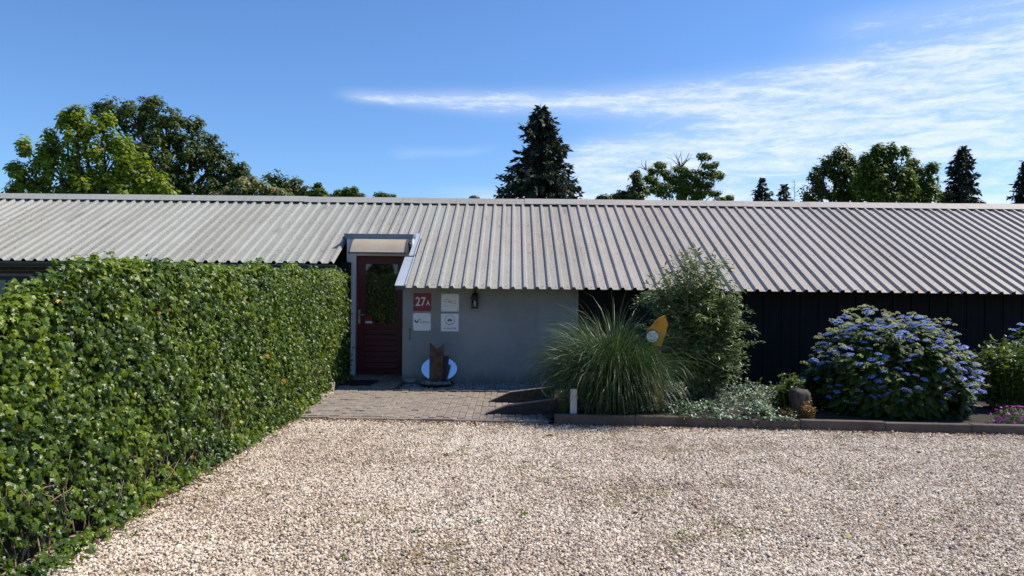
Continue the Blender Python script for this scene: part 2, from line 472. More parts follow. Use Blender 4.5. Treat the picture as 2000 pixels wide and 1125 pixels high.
_nt = M['plaster'].node_tree; _b = NB(_nt); _p = [q for q in _nt.nodes if q.type == 'BSDF_PRINCIPLED'][0]
_src = _p.inputs['Base Color'].links[0].from_socket; _pos = _b.n('ShaderNodeNewGeometry').outputs['Position']; _z = _b.sep(_pos)[2]
_n = _b.noise(_b.vscale(_pos, (5.0, 5.0, 1.2)), 1.0, 4.0, 0.6)
_f = _b.mr(_b.m('SUBTRACT', _b.m('MULTIPLY', _n, 0.55), _z), 0.02, 0.26, 0.0, 0.6)           # splashed soil at the foot
_s = _b.mr(_b.noise(_b.vscale(_pos, (7.0, 7.0, 0.5)), 1.0, 4.0, 0.6), 0.55, 0.75, 0.0, 0.28)  # run-off streaks
_c = _b.mix(_s, _src, (0.17, 0.175, 0.16, 1)); _c = _b.mix(_f, _c, (0.15, 0.135, 0.105, 1))
_nt.links.new(_c, _p.inputs['Base Color'])
_nt = M['canopy'].node_tree; _b = NB(_nt)
_o = [q for q in _nt.nodes if q.type == 'OUTPUT_MATERIAL'][0]; _p = [q for q in _nt.nodes if q.type == 'BSDF_PRINCIPLED'][0]
_t = _b.n('ShaderNodeBsdfTranslucent'); _t.inputs[0].default_value = (0.78, 0.66, 0.50, 1)
_m = _b.n('ShaderNodeMixShader'); _m.inputs[0].default_value = 0.3
_nt.links.new(_p.outputs[0], _m.inputs[1]); _nt.links.new(_t.outputs[0], _m.inputs[2]); _nt.links.new(_m.outputs[0], _o.inputs[0])

# ------------------------------------------------------------------ ground and paving
def sheet(name, pts, z, mat, thick=None, parent=None):
    n = len(pts)
    me = bpy.data.meshes.new(name); me.from_pydata([(x, y, z) for x, y in pts], [], [tuple(range(n))]); me.materials.append(mat)
    return props(link(name, me), kind='structure')


KA = Vector((0.545, 9.25)); KB = Vector((6.13, 8.86))           # line of the kerb
KD = (KB - KA).normalized()
def kerb_y(x): return KA.y + (x - KA.x) * KD.y / KD.x

S = 900
sheet('ground', [(-S, -S), (S, -S), (S, S), (-S, S)], -0.03, M['far_ground'])
sheet('gravel_yard', [(-3.6, -30), (32, -30), (32, kerb_y(32)), (KA.x, KA.y), (-3.6, 9.48)], -0.004, M['dirt'])
sheet('planting_bed', [(0.45, KA.y + 0.03), (13.0, kerb_y(13) + 0.03), (13.0, 12.9), (0.95, 12.9), (0.95, 11.9), (0.45, 11.9)], 0.07, M['soil'])

# kerb stones
kerb = props(link('kerb', None, None, (KA.x, KA.y, 0)), kind='structure')
L = 0.0; i = 0
kr = np.random.RandomState(3)
ang = math.atan2(KD.y, KD.x)
while L < 9.5:
    ln = 1.0
    mb = MB().bbox(0.004, ln - 0.004, -0.045, 0.045, -0.12, 0.125, 0.008)
    o = link('kerb_stone', mb.mesh('kerb_stone', M['kerb']), kerb, (KD.x * L, KD.y * L, kr.uniform(-0.012, 0.008)), (kr.uniform(-0.03, 0.03), kr.uniform(-0.006, 0.006), ang + kr.uniform(-0.006, 0.006)))
    L += ln; i += 1

# paving of the path: bricks laid one by one
path_top = 0.03
path = sheet('path', [(-2.72, 9.45), (0.56, 9.27), (0.95, 11.0), (0.95, 11.80), (-1.84, 11.80), (-1.84, 13.9), (-3.05, 13.9), (-2.95, 11.8)], path_top - 0.010, M['joint'])
path['label'] = 'weathered brick path leading from the gravel to the red door'
paver_spots = []
def left_edge(y): return -2.70 - (y - 9.45) * 0.075
# field with stones lying across (left part and doorway)
row = 0; y = 9.50
while y < 13.72:
    hgt = 0.19
    x0 = left_edge(y); x1 = -1.62 if y < 11.7 else -1.86
    # border course along the left
    x = x0 + 0.085 - (0.07 if row % 2 else 0.0)
    while x < x1 - 0.03:
        xe = min(x + 0.139, x1); xs = max(x, x0 + 0.085)
        if xe - xs > 0.03: paver_spots.append((xs, xe, y, y + hgt))
        x += 0.139
    paver_spots.append((x0, x0 + 0.082, y, y + hgt))
    y += hgt; row += 1
# field with stones lying lengthwise
cidx = 0; x = -1.615
while x < 0.93:
    wdt = 0.093
    y = 9.475 - 0.1 * (cidx % 2) + (-0.055) * (x + 1.6)
    ymin = 9.43 - (x + 2.7) * 0.055 + 0.03
    while y < 11.72:
        y0 = max(y, ymin); y1 = min(y + 0.2, 11.73)
        if y1 - y0 > 0.04 and not (x > 0.5 and y0 < 9.6): paver_spots.append((x, x + wdt, y0, y1))
        y += 0.2
    x += wdt; cidx += 1
# front edging strip
L = 0.0
while L < 3.2:
    xa = -2.72 + L; xb = xa + 0.40; ya = 9.40 - (xa + 2.72) * 0.0555
    paver_spots.append((xa, min(xb, 0.5), ya, ya + 0.055)); L += 0.40
paver_spots.sort(key=lambda q: q[2])
pr = np.random.RandomState(11)
rest = MB(); cache = {}
for k, (xa, xb, ya, yb) in enumerate(paver_spots):
    g = 0.0045
    wx, wy = round(xb - xa - 2 * g, 3), round(yb - ya - 2 * g, 3)
    if wx < 0.012 or wy < 0.012: continue
    zt = path_top + pr.normal(0, 0.0035)
    if k < 300:
        ci = pr.randint(len(M_PAVER)); key = (wx, wy, ci)
        if key not in cache:
            cache[key] = MB().bbox(-wx / 2, wx / 2, -wy / 2, wy / 2, -0.05, 0.0, 0.006).mesh('brick', M_PAVER[ci])
        link('brick', cache[key], path, ((xa + xb) / 2, (ya + yb) / 2, zt), (pr.normal(0, 0.009), pr.normal(0, 0.009), pr.normal(0, 0.008)))
    else:
        rest.bbox(xa + g, xb - g, ya + g, yb - g, zt - 0.05, zt, 0.006)
props(rest.build('brick_field', M_PAVER[0], path), kind='stuff')


# ------------------------------------------------------------------ pebbles: instanced on points
def gravel(name, pts, scale, rot, tint, mat, label, cat, subdiv=1):
    me = bpy.data.meshes.new(name); n = len(pts)
    me.vertices.add(n); me.vertices.foreach_set('co', pts.astype(np.float32).ravel())
    a = me.attributes.new('scl', 'FLOAT_VECTOR', 'POINT'); a.data.foreach_set('vector', scale.astype(np.float32).ravel())
    a = me.attributes.new('rot', 'FLOAT_VECTOR', 'POINT'); a.data.foreach_set('vector', rot.astype(np.float32).ravel())
    a = me.attributes.new('tint', 'FLOAT', 'POINT'); a.data.foreach_set('value', tint.astype(np.float32))
    me.update()
    o = props(link(name, me), label, cat, kind='stuff')
    ng = bpy.data.node_groups.new(name, 'GeometryNodeTree')
    ng.interface.new_socket('Geometry', in_out='INPUT', socket_type='NodeSocketGeometry')
    ng.interface.new_socket('Geometry', in_out='OUTPUT', socket_type='NodeSocketGeometry')
    nd = ng.nodes; lk = ng.links
    gi = nd.new('NodeGroupInput'); go = nd.new('NodeGroupOutput')
    ic = nd.new('GeometryNodeMeshIcoSphere'); ic.inputs['Radius'].default_value = 1.0; ic.inputs['Subdivisions'].default_value = subdiv
    sm = nd.new('GeometryNodeSetMaterial'); sm.inputs['Material'].default_value = mat
    ip = nd.new('GeometryNodeInstanceOnPoints')
    def attr(nm):
        q = nd.new('GeometryNodeInputNamedAttribute'); q.data_type = 'FLOAT_VECTOR'; q.inputs['Name'].default_value = nm; return q.outputs[0]
    lk.new(gi.outputs[0], ip.inputs['Points']); lk.new(ic.outputs['Mesh'], sm.inputs['Geometry'])
    lk.new(sm.outputs[0], ip.inputs['Instance']); lk.new(attr('rot'), ip.inputs['Rotation']); lk.new(attr('scl'), ip.inputs['Scale'])
    lk.new(ip.outputs[0], go.inputs[0])
    md = o.modifiers.new('stones', 'NODES'); md.node_group = ng
    return o


def smooth_noise(x, y, seed, wl):
    """cheap value noise for placing things"""
    rs = np.random.RandomState(seed); out = np.zeros_like(x)
    for k in range(6):
        a = rs.uniform(0, 2 * math.pi); f = 2 * math.pi / wl * rs.uniform(0.6, 1.7); ph = rs.uniform(0, 6.28)
        out += np.sin((x * math.cos(a) + y * math.sin(a)) * f + ph)
    return out / 6 ** .5


def gravel_points():
    n = 470000
    y = 3.2 + (9.55 - 3.2) * rng.uniform(0, 1, n) ** 1.0
    x = rng.uniform(-3.0, 8.4, n)
    keep = (x < 0.80 * y + 0.9) & (x > -0.80 * y - 0.4)
    edge = np.where(x < KA.x, 9.41 - (x + 2.72) * 0.0555, KA.y + (x - KA.x) * KD.y / KD.x - 0.05)
    keep &= (y < edge - 0.005)
    keep &= (x > -2.80 - rng.uniform(0, 0.15, n))
    x, y, edge = x[keep], y[keep], edge[keep]
    # worn strips: fewer stones beside the path and the hedge, so the soil shows
    thin = np.clip(1 - (edge - y) / 0.55, 0, 1) * 0.55 + np.clip(1 - (x + 2.75) / 0.3, 0, 1) * 0.5
    thin += np.clip(smooth_noise(x, y, 5, 1.3) * 0.7 + 0.6 * smooth_noise(x, y, 6, 0.45) - 0.55, 0, 1) * 0.55
    k = rng.uniform(0, 1, len(x)) > thin
    x, y = x[k], y[k]
    n = len(x)
    big = rng.uniform(0, 1, n) ** 6
    r = 0.0045 + 0.0034 * rng.uniform(0, 1, n) + 0.008 * big
    z = rng.uniform(-0.003, 0.006, n) + 0.004 + 0.0035 * smooth_noise(x, y, 8, 0.8)
    scl = np.stack([r * rng.uniform(0.8, 1.5, n), r * rng.uniform(0.8, 1.2, n), r * rng.uniform(0.45, 0.9, n)], 1)
    rot = np.stack([rng.normal(0, 0.45, n), rng.normal(0, 0.45, n), rng.uniform(0, 6.28, n)], 1)
    tint = np.clip(rng.beta(2.2, 1.5, n), 0, 0.86)
    tint = np.clip(tint - 0.07 * smooth_noise(x, y, 31, 2.2) - 0.10 * np.clip(smooth_noise(x, y, 33, 0.8), 0, 2), 0.12, 0.86)
    tint = np.where(rng.uniform(0, 1, n) < 0.06, rng.uniform(0.0, 0.15, n), tint)            # dark stones
    moss = np.clip(smooth_noise(x, y, 21, 1.5) * 0.8 + 0.6 * smooth_noise(x, y, 22, 0.35) - 0.75, 0, 1) * (rng.uniform(0, 1, n) < 0.42)
    tint = np.where(moss > 0.2, 0.95, tint)                                                   # mossy ones
    return np.stack([x, y, z], 1), scl, rot, tint


GRAVEL_STOPS = [(0.0, (0.08, 0.08, 0.088)), (0.10, (0.16, 0.135, 0.125)), (0.2, (0.42, 0.31, 0.23)), (0.45, (0.59, 0.465, 0.345)), (0.65, (0.71, 0.595, 0.46)), (0.86, (0.84, 0.75, 0.62)), (0.9, (0.46, 0.27, 0.13)), (0.94, (0.34, 0.28, 0.14)), (1.0, (0.38, 0.31, 0.18))]
M['gravel'] = inst_mat('pale_gravel', GRAVEL_STOPS)
gp, gs, gr_, gt = gravel_points()
gravel('gravel', gp, gs, gr_, gt, M['gravel'], 'pale pinkish gravel spread over the whole yard', 'gravel')

M['pebble'] = inst_mat('grey_pebbles', [(0, (0.12, 0.12, 0.125)), (0.5, (0.25, 0.25, 0.255)), (1, (0.42, 0.42, 0.42))])
n = 5200
px_ = rng.uniform(-1.80, 0.95, n); py_ = rng.uniform(11.84, 12.80, n)
r = rng.uniform(0.010, 0.02, n)
gravel('wall_pebbles', np.stack([px_, py_, rng.uniform(0.0, 0.045, n)], 1), np.stack([r * 1.2, r, r * 0.7], 1), rng.uniform(0, 6.28, (n, 3)), rng.beta(2, 2, n), M['pebble'], 'strip of grey pebbles in the shade along the grey wall', 'pebbles')
strip = sheet('pebble_strip', [(-1.84, 11.80), (0.95, 11.80), (0.95, 12.8), (-1.84, 12.8)], 0.006, M['soil'])
e = MB().bbox(-1.845, 0.95, 11.745, 11.80, -0.05, 0.05, 0.006).bbox(-1.885, -1.845, 11.80, 12.78, -0.05, 0.05, 0.006)
props(e.build('pebble_edging', M['kerb']), kind='structure')

# ------------------------------------------------------------------ barn
EY, EZ = 12.10, 1.67            # front eave of the right part
RY, RZ = 16.32, 3.58            # ridge
SL = Vector((0, RY - EY, RZ - EZ)); SLn = SL.normalized(); ROOFN = Vector((0, -SLn.z, SLn.y))
def roof_pt(x, t, h=0.0):
    return Vector((x, EY, EZ)) + SL * t + ROOFN * h

barn = empty('barn', (0, 14, 0), 'long low barn with ribbed grey sheet roof, grey plaster wall and red door', 'barn')
PITCH = 0.2
def sheet_profile(n):
    p = []
    for k in range(n):
        o = k * PITCH
        p += [(o, 0), (o + 0.112, 0), (o + 0.134, 0.040), (o + 0.172, 0.040), (o + 0.194, 0)]
    p.append((n * PITCH, 0))
    return p

def roof_sheet(x0, n, t0, t1, lift=0.0, parent=barn):
    pr_ = sheet_profile(n); th = 0.005
    nn = len(pr_); mb = MB()
    V = []
    for t in (t0, t1):
        for hh in (0, -th):
            for (u, h) in pr_: V.append(roof_pt(x0 + u, t, h + hh + lift))
    F = []
    for i in range(nn - 1):
        F.append((i, i + 1, 2 * nn + i + 1, 2 * nn + i))                       # upper side
        F.append((nn + i, 3 * nn + i, 3 * nn + i + 1, nn + i + 1))             # under side
        F.append((i, nn + i, nn + i + 1, i + 1))                               # eave end
    F.append((0, 2 * nn, 3 * nn, nn)); F.append((nn - 1, 2 * nn - 1, 4 * nn - 1, 3 * nn - 1))
    mb.add(V, F)
    return mb.build('roof_sheet', M['roof'], parent)

TL = 0.213                       # the left part of the roof ends higher up
rr = np.random.RandomState(5)
screws = MB()
def screw_rows(x0, n, t0):
    for t in [t0 + 0.02] + [q for q in (0.34, 0.66, 0.90) if q > t0 + 0.1]:
        for k in range(n):
            if rr.uniform() < 0.55:
                p = roof_pt(x0 + k * PITCH + 0.055 + rr.uniform(-.01, .01), t + rr.uniform(-.004, .004), 0.0)
                screws.tube([p - ROOFN * 0.002, p + ROOFN * 0.008], 0.009, 6)
X0 = -1.74
k = 0
while X0 + k * 1.0 < 13.2:
    roof_sheet(X0 + k * 1.0, 5, 0.0 + rr.uniform(-0.0012, 0.0012), 0.993, rr.uniform(0.0, 0.004)); screw_rows(X0 + k, 5, 0.0); k += 1
XD = -3.14                        # left end of the dormer
roof_sheet(XD, 7, 0.49, 0.993); screw_rows(XD, 7, 0.49)
k = 1
while XD - k * 1.0 > -14.5:
    roof_sheet(XD - k * 1.0, 5, TL + rr.uniform(-0.001, 0.001), 0.993, rr.uniform(0.0, 0.004)); screw_rows(XD - k, 5, TL); k += 1
XL = XD - (k - 1) * 1.0
props(screws.build('screws', M['dark_grey'], barn), kind='stuff')
# ridge caps
x = XL; k = 0
while x < 13.2:
    mb = MB(); ln = 2.4; dz = rr.uniform(-0.006, 0.006); V = []
    for (a, off) in ((x, 0.0), (x + ln + 0.03, rr.uniform(-0.006, 0.006))):
        for hh in (0.0, -0.006):
            V += [roof_pt(a, 0.928, 0.050 + hh + dz + off), roof_pt(a, 1.0, 0.062 + hh + dz + off), Vector((a, RY + 0.28, RZ - 0.13 + 0.05 + hh + dz + off))]
    F = []
    for i in range(2):
        F += [(i, i + 1, 6 + i + 1, 6 + i), (3 + i, 9 + i, 9 + i + 1, 3 + i + 1)]
    F += [(0, 6, 9, 3), (0, 3, 4, 1), (1, 4, 5, 2), (6, 7, 10, 9), (7, 8, 11, 10), (2, 5, 11, 8)]
    mb.add(V, F); mb.build('ridge_cap', M['roof'], barn); x += ln; k += 1
# rear slope, gable ends, rear wall (not seen, but there)
BY = 2 * RY - EY
MB().add([(XL, RY + 0.02, RZ - 0.02), (13.4, RY + 0.02, RZ - 0.02), (13.4, BY, EZ), (XL, BY, EZ), (XL, RY + 0.02, RZ - 0.06), (13.4, RY + 0.02, RZ - 0.06), (13.4, BY, EZ - 0.04), (XL, BY, EZ - 0.04)],
         [(0, 1, 2, 3), (4, 7, 6, 5), (0, 4, 5, 1), (3, 2, 6, 7), (0, 3, 7, 4), (1, 5, 6, 2)]).build('rear_roof', M['roof'], barn)
MB().prism([(13.5, 0), (BY - 0.3, 0), (BY - 0.3, EZ), (RY, RZ - 0.15), (13.5, 2.05)], 'x', XL + 0.1, XL + 0.25).build('gable_wall', M['brick'], barn)
MB().prism([(12.9, 0), (BY - 0.3, 0), (BY - 0.3, EZ), (RY, RZ - 0.15), (12.9, 1.75)], 'x', 13.0, 13.15).build('gable_wall', M['brick'], barn)
MB().box(XL + 0.26, 12.99, BY - 0.5, BY - 0.35, 0, EZ - 0.05).build('rear_wall', M['brick'], barn)

# grey plaster wall with its return into the doorway
MB().prism([(-1.885, 12.78), (1.15, 12.78), (1.15, 12.95), (-1.735, 12.95), (-1.735, 13.95), (-1.885, 13.95)], 'z', -0.05, 1.95).build('plaster_wall', M['plaster'], barn)
# black vertical boards
x = 1.156; k = 0
bm_board = [MB().box(0.003, w_ - 0.003, 0, 0.022, -0.02, 1.93).mesh('board', M['black_board']) for w_ in (0.16,)]
while x < 12.9:
    link('board', bm_board[0], barn, (x, 12.80 + rr.uniform(-0.004, 0.004) + (0.012 if k % 2 else 0.0) - 14, 0)); x += 0.16; k += 1
MB().box(1.16, 12.95, 12.846, 12.95, 0, 1.93).build('backing_wall', M['black_board'], barn)

# left brick wall
LWY = 13.45
bw = MB().box(XL + 0.27, -3.10, LWY + 0.008, LWY + 0.2, 0, 2.02).build('brick_wall', M['mortar'], barn)
bmesh_ = MB().box(-0.104, 0.104, 0, 0.04, -0.0265, 0.0265).mesh('brick', M['brick'])
hmesh_ = MB().box(-0.050, 0.050, 0, 0.04, -0.0265, 0.0265).mesh('brick', M['brick'])
row = 0; z = 1.42; nb = 0
def off(o): return Vector((-o.x, -o.y, -o.z))
rest = MB()
while z < 2.0:
    x = -10.6 + (0.11 if row % 2 else 0)
    while x < -3.2:
        inwin = (x > -9.95 and x < -8.75 and z < 1.845)
        if not inwin:
            if x < -6.3:
                link('brick', bmesh_, bw, (x, LWY - 14 + rr.uniform(-.003, .002), z), (0, 0, rr.normal(0, 0.008)))
            else:
                rest.box(x - 0.104, x + 0.104, LWY, LWY + 0.04, z - 0.0265, z + 0.0265)
        x += 0.219
    z += 0.0645; row += 1
props(rest.build('brick_courses', M['brick'], bw), kind='stuff')
win = MB().box(-9.90, -8.80, LWY - 0.01, LWY + 0.05, 1.0, 1.80).build('window', M['black_metal'], barn)
MB().box(-9.82, -9.20, LWY - 0.018, LWY - 0.011, 1.06, 1.728).build('pane', M['glass_grey'], win)
MB().box(-9.16, -9.06, LWY - 0.018, LWY - 0.011, 1.06, 1.728).build('pane', M['glass_grey'], win)

# gutter (half round) and downpipe on the left part
gpt = roof_pt(0, TL)
prof = []
for q in range(9):
    a = math.pi * q / 8; prof.append((gpt.y - 0.035 - 0.062 * math.cos(a), gpt.z - 0.03 - 0.065 * math.sin(a)))
prof += [(p[0] + (0.006 if p[0] < gpt.y - 0.035 else -0.006), p[1] + 0.004) for p in prof[::-1]]
gut = MB(); 
mb = MB()
nn = len(prof)
mb.add([(XL, p[0], p[1]) for p in prof] + [(-3.09, p[0], p[1]) for p in prof], [(i, (i + 1) % nn, nn + (i + 1) % nn, nn + i) for i in range(nn)])
mb.prism(prof[:9], 'x', -3.092, -3.086)
mb.build('gutter', M['gutter'], barn)
MB().tube([(-3.13, 13.24, 1.98), (-3.13, 13.30, 1.86), (-3.06, 13.40, 1.74), (-3.06, 13.41, 0.9), (-3.06, 13.41, 0.0)], 0.040, 10).build('downpipe', M['gutter'], barn)
MB().box(-3.105, -2.985, 13.44, 13.95, 0, 2.12).build('jamb_wall', M['black_board'], barn)

# dormer above the door
dm = MB()
dm.box(-3.07, -2.985, 13.72, 14.6, 2.125, 2.60)
dm.box(-1.965, -1.855, 13.72, 14.6, 2.135, 2.60)
dm.box(-2.984, -1.966, 13.725, 14.6, 2.315, 2.598)
dm.build('dormer', M['white_paint'], barn)
MB().box(-3.12, -1.835, 13.695, 14.75, 2.602, 2.655).box(-3.10, -1.85, 13.700, 13.7195, 2.555, 2.601).build('dormer_cap', M['cap'], barn)
MB().box(-3.15, -3.10, 13.69, 13.9, 2.54, 2.598).build('board_end', M['dark_grey'], barn)
MB().box(-1.962, -1.862, 13.70, 13.719, 2.118, 2.134).build('drip_strip', M['black_metal'], barn)
# flashings along the verge
def roof_strip(name, xa, xb, ta, tb, h, mat, xa2=None, xb2=None):
    xa2 = xa if xa2 is None else xa2; xb2 = xb if xb2 is None else xb2
    V = [roof_pt(xa, ta, h), roof_pt(xb, ta, h), roof_pt(xb2, tb, h), roof_pt(xa2, tb, h)]
    V += [p - ROOFN * 0.012 for p in V]
    V += [roof_pt(xb - 0.012, ta, h + .001), roof_pt(xb, ta, h + .001), roof_pt(xb2, tb, h + .001), roof_pt(xb2 - 0.012, tb, h + .001)]
    V += [p + ROOFN * 0.022 for p in V[8:12]]
    F = [(0, 1, 2, 3), (4, 7, 6, 5), (0, 4, 5, 1), (1, 5, 6, 2), (2, 6, 7, 3), (3, 7, 4, 0)]
    F += [(12, 13, 14, 15), (8, 9, 13, 12), (9, 10, 14, 13), (10, 11, 15, 14), (11, 8, 12, 15)]
    return MB().add(V, F).build(name, mat, barn)
roof_strip('verge_flashing', -1.915, -1.735, -0.004, 0.262, 0.050, M['flash'])
roof_strip('dormer_flashing', -1.853, -1.745, 0.275, 0.52, 0.052, M['flash'])
MB().prism([(roof_pt(0, 0.0).y, EZ + 0.035), (roof_pt(0, 0.26).y, roof_pt(0, 0.26).z + 0.02), (roof_pt(0, 0.26).y, roof_pt(0, 0.26).z - 0.10), (roof_pt(0, 0).y, EZ - 0.03)], 'x', -1.905, -1.745).build('verge_board', M['dark_grey'], barn)

# door frame and door
fr = MB().box(-2.984, -2.900, 13.715, 13.90, 0.0, 2.312).box(-1.985, -1.966, 13.727, 13.90, 0.0, 2.312).box(-2.899, -1.986, 13.73, 13.90, 2.250, 2.312)
fr.build('door_frame', M['white_paint'], barn)
DX0, DX1, DZ0, DZ1 = -2.896, -1.989, 0.055, 2.246
door = link('door', None, barn, (-2.44, -0.2, 0.0)); door.empty_display_size = 0.1
gx0, gx1, gz0, gz1 = -2.752, -2.125, 0.975, 2.112
yf = 13.80
MB().box(DX0, gx0, yf, yf + 0.05, DZ0, DZ1).build('stile', M['red_door'], door)
MB().box(gx1, DX1, yf, yf + 0.05, DZ0, DZ1).build('stile', M['red_door'], door)
MB().box(gx0, gx1, yf + 0.0005, yf + 0.05, gz1, DZ1).build('rail', M['red_door'], door)
MB().box(gx0, gx1, yf + 0.0005, yf + 0.05, gz0 - 0.09, gz0).build('rail', M['red_door'], door)
MB().box(gx0, gx1, yf + 0.0005, yf + 0.05, DZ0, DZ0 + 0.10).build('rail', M['red_door'], door)
zz0 = DZ0 + 0.10; zz1 = gz0 - 0.09; nP = 7; hP = (zz1 - zz0) / nP
for q in range(nP):
    a = zz0 + q * hP
    MB().prism([(yf + 0.024, a), (yf + 0.010, a + 0.006), (yf + 0.020, a + hP - 0.005), (yf + 0.034, a + hP), (yf + 0.045, a + hP), (yf + 0.045, a)], 'x', gx0 + 0.001, gx1 - 0.001).build('plank', M['red_door'], door)
MB().box(gx0, gx1, yf + 0.022, yf + 0.028, gz0, gz1).build('pane', M['glass'], door)
fr = MB()
for (a, b2, c, d) in ((gx0, gx0 + 0.014, gz0, gz1), (gx1 - 0.014, gx1, gz0, gz1), (gx0 + 0.014, gx1 - 0.014, gz0, gz0 + 0.014), (gx0 + 0.014, gx1 - 0.014, gz1 - 0.014, gz1)):
    fr.box(a, b2, yf + 0.008, yf + 0.0215, c, d)
fr.build('glazing_bead', M['red_door'], door)
MB().box(-2.868, -2.825, yf - 0.010, yf - 0.0005, 0.985, 1.245).tube([(-2.846, yf - 0.009, 1.145), (-2.846, yf - 0.05, 1.145), (-2.74, yf - 0.052, 1.148)], 0.011, 8).tube([(-2.846, yf - 0.018, 1.06), (-2.846, yf - 0.009, 1.06)], 0.010, 8).build('handle', M['steel'], door)
MB().box(gx0 + 0.018, gx0 + 0.145, yf + 0.0195, yf + 0.0218, gz0 + 0.015, gz0 + 0.055).build('sticker', M['sign_white'], door)
MB().box(gx0 + 0.022, gx0 + 0.14, yf + 0.0195, yf + 0.0218, gz0 + 0.06, gz0 + 0.155).build('sticker', M['sign_red'], door)
MB().box(-2.94, -1.96, 13.735, 13.90, -0.02, 0.05).build('threshold', M['kerb'], barn)

# canopy over the door: curved sheet with end brackets
can = MB(); n = 10; V = []
for xx in (-2.915, -1.945):
    for th in (0.0, 0.008):
        for q in range(n + 1):
            a = math.pi / 2 * q / n
            V.append((xx, 13.70 - 0.43 * q / n - th * 0.5, 2.553 - 0.262 * q / n + 0.060 * math.sin(math.pi * (q / n) ** 1.1) + th))
F = []
o2 = 2 * (n + 1)
for q in range(n):
    F += [(q, q + 1, o2 + q + 1, o2 + q), (n + 1 + q, o2 + n + 1 + q, o2 + n + 2 + q, n + 2 + q)]
    F += [(q, n + 1 + q, n + 2 + q, q + 1), (o2 + q, o2 + q + 1, o2 + n + 2 + q, o2 + n + 1 + q)]
F += [(n, 2 * n + 1, o2 + 2 * n + 1, o2 + n)]
can.add(V, F, False)
canopy = can.build('canopy', M['canopy'], barn)
for xx in (-2.945, -1.945):
    mb = MB(); prof = []
    for q in range(n + 1):
        a = math.pi / 2 * q / n
        prof.append((13.705 - 0.437 * q / n, 2.572 - 0.268 * q / n + 0.062 * math.sin(math.pi * (q / n) ** 1.1)))
    inner = [(p[0] + 0.01, p[1] - 0.045) for p in prof[::-1]]
    for q in range(n):
        quad = [prof[q], prof[q + 1], inner[n - q - 1], inner[n - q]]
        mb.prism(quad, 'x', xx, xx + 0.03)
    mb.build('bracket', M['dark_grey'], canopy)
MB().box(-2.945, -1.915, 13.258, 13.276, 2.268, 2.292).build('front_bar', M['dark_grey'], canopy)
mb = MB().tube([(-1.895, 13.70, 2.51), (-1.895, 13.64, 2.47), (-1.895, 13.66, 2.40), (-1.895, 13.69, 2.36), (-1.895, 13.67, 2.32), (-1.895, 13.70, 2.285)], [0.02, 0.03, 0.024, 0.016, 0.022, 0.014], 8)
mb.build('scroll_bracket', M['black_metal'], canopy)
# small round vent on the ridge
vp = roof_pt(at(925, 388, RY).x, 1.0)
MB().lathe([(0.05, vp.z - 0.1), (0.05, vp.z + 0.09), (0.13, vp.z + 0.085), (0.12, vp.z + 0.12), (0.07, vp.z + 0.15), (0.01, vp.z + 0.16)], vp.x, vp.y + 0.30, 14).build('roof_vent', M['dark_grey'], barn)

# ------------------------------------------------------------------ signs, lantern
def text_mesh(body, size, mat, name='lettering', shear=0.0, offset=0.0):
    cu = bpy.data.curves.new(name, 'FONT'); cu.body = body; cu.size = size; cu.align_x = 'CENTER'; cu.align_y = 'CENTER'
    cu.extrude = 0.0008; cu.shear = shear; cu.offset = offset; cu.resolution_u = 4
    o = bpy.data.objects.new(name, cu); COL.objects.link(o)
    dg = bpy.context.evaluated_depsgraph_get(); me = bpy.data.meshes.new_from_object(o.evaluated_get(dg))
    bpy.data.objects.remove(o); me.name = name; me.materials.clear(); me.materials.append(mat)
    return me

WY = 12.78
def sign(name, px, py, wpx, hpx, mat, label, tilt=0.0):
    c = at(px, py, WY - 0.012); w = wpx / FPX * WY; h = hpx / FPX * WY
    s_ = empty(name, (c.x, WY - 0.001, c.z), label, 'sign'); s_.rotation_euler = (0, tilt, 0)
    me = MB().box(-w / 2, w / 2, -0.012, 0, -h / 2, h / 2).mesh('plate', mat); link('plate', me, s_)
    return s_, w, h
def put_text(s_, body, size, mat, x, z, sx=1.0, shear=0.0, offset=0.0):
    me = text_mesh(body, size, mat, shear=shear, offset=offset)
    o = link('lettering', me, s_, (x, -0.0135, z), (math.radians(90), 0, 0)); o.scale = (sx, 1, 1)
    return o
def corner_screws(s_, w, h):
    me = MB().tube([(0, -0.012, 0), (0, -0.017, 0)], 0.007, 8).mesh('screw', M['black_metal'])
    for sx in (-1, 1):
        for sz in (-1, 1): link('screw', me, s_, (sx * (w / 2 - 0.018), 0, sz * (h / 2 - 0.016)))

s1, w, h = sign('house_number_sign', 825, 590, 34.5, 34.5, M['sign_red'], 'square dark red house number sign reading 27A on the grey wall', 0.0)
put_text(s1, '2', 0.215, M['ink_white'], -0.078, 0.0, 0.82, offset=0.004)
put_text(s1, '7', 0.215, M['ink_white'], 0.012, 0.0, 0.82, offset=0.004)
put_text(s1, 'A', 0.120, M['ink_white'], 0.098, -0.020, 0.82, offset=0.002)
s2, w, h = sign('company_sign', 879, 591, 34.5, 34.5, M['sign_white'], 'square white sign with dark handwritten loops, beside the red number sign', 0.0)
corner_screws(s2, w, h)
def stroke(s_, pts, r, mat, name='line_drawing'):
    # catmull-rom through pts in the plate's plane
    P = [Vector((p[0], 0, p[1])) for p in pts]; P = [P[0]] + P + [P[-1]]; out = []
    for i in range(1, len(P) - 2):
        for q in range(6):
            t = q / 6
            out.append(0.5 * ((2 * P[i]) + (-P[i - 1] + P[i + 1]) * t + (2 * P[i - 1] - 5 * P[i] + 4 * P[i + 1] - P[i + 2]) * t * t + (-P[i - 1] + 3 * P[i] - 3 * P[i + 1] + P[i + 2]) * t ** 3))
    out.append(P[-2])
    me = MB().tube([(p.x, -0.0125, p.z) for p in out], r, 5).mesh(name, mat)
    return link(name, me, s_)
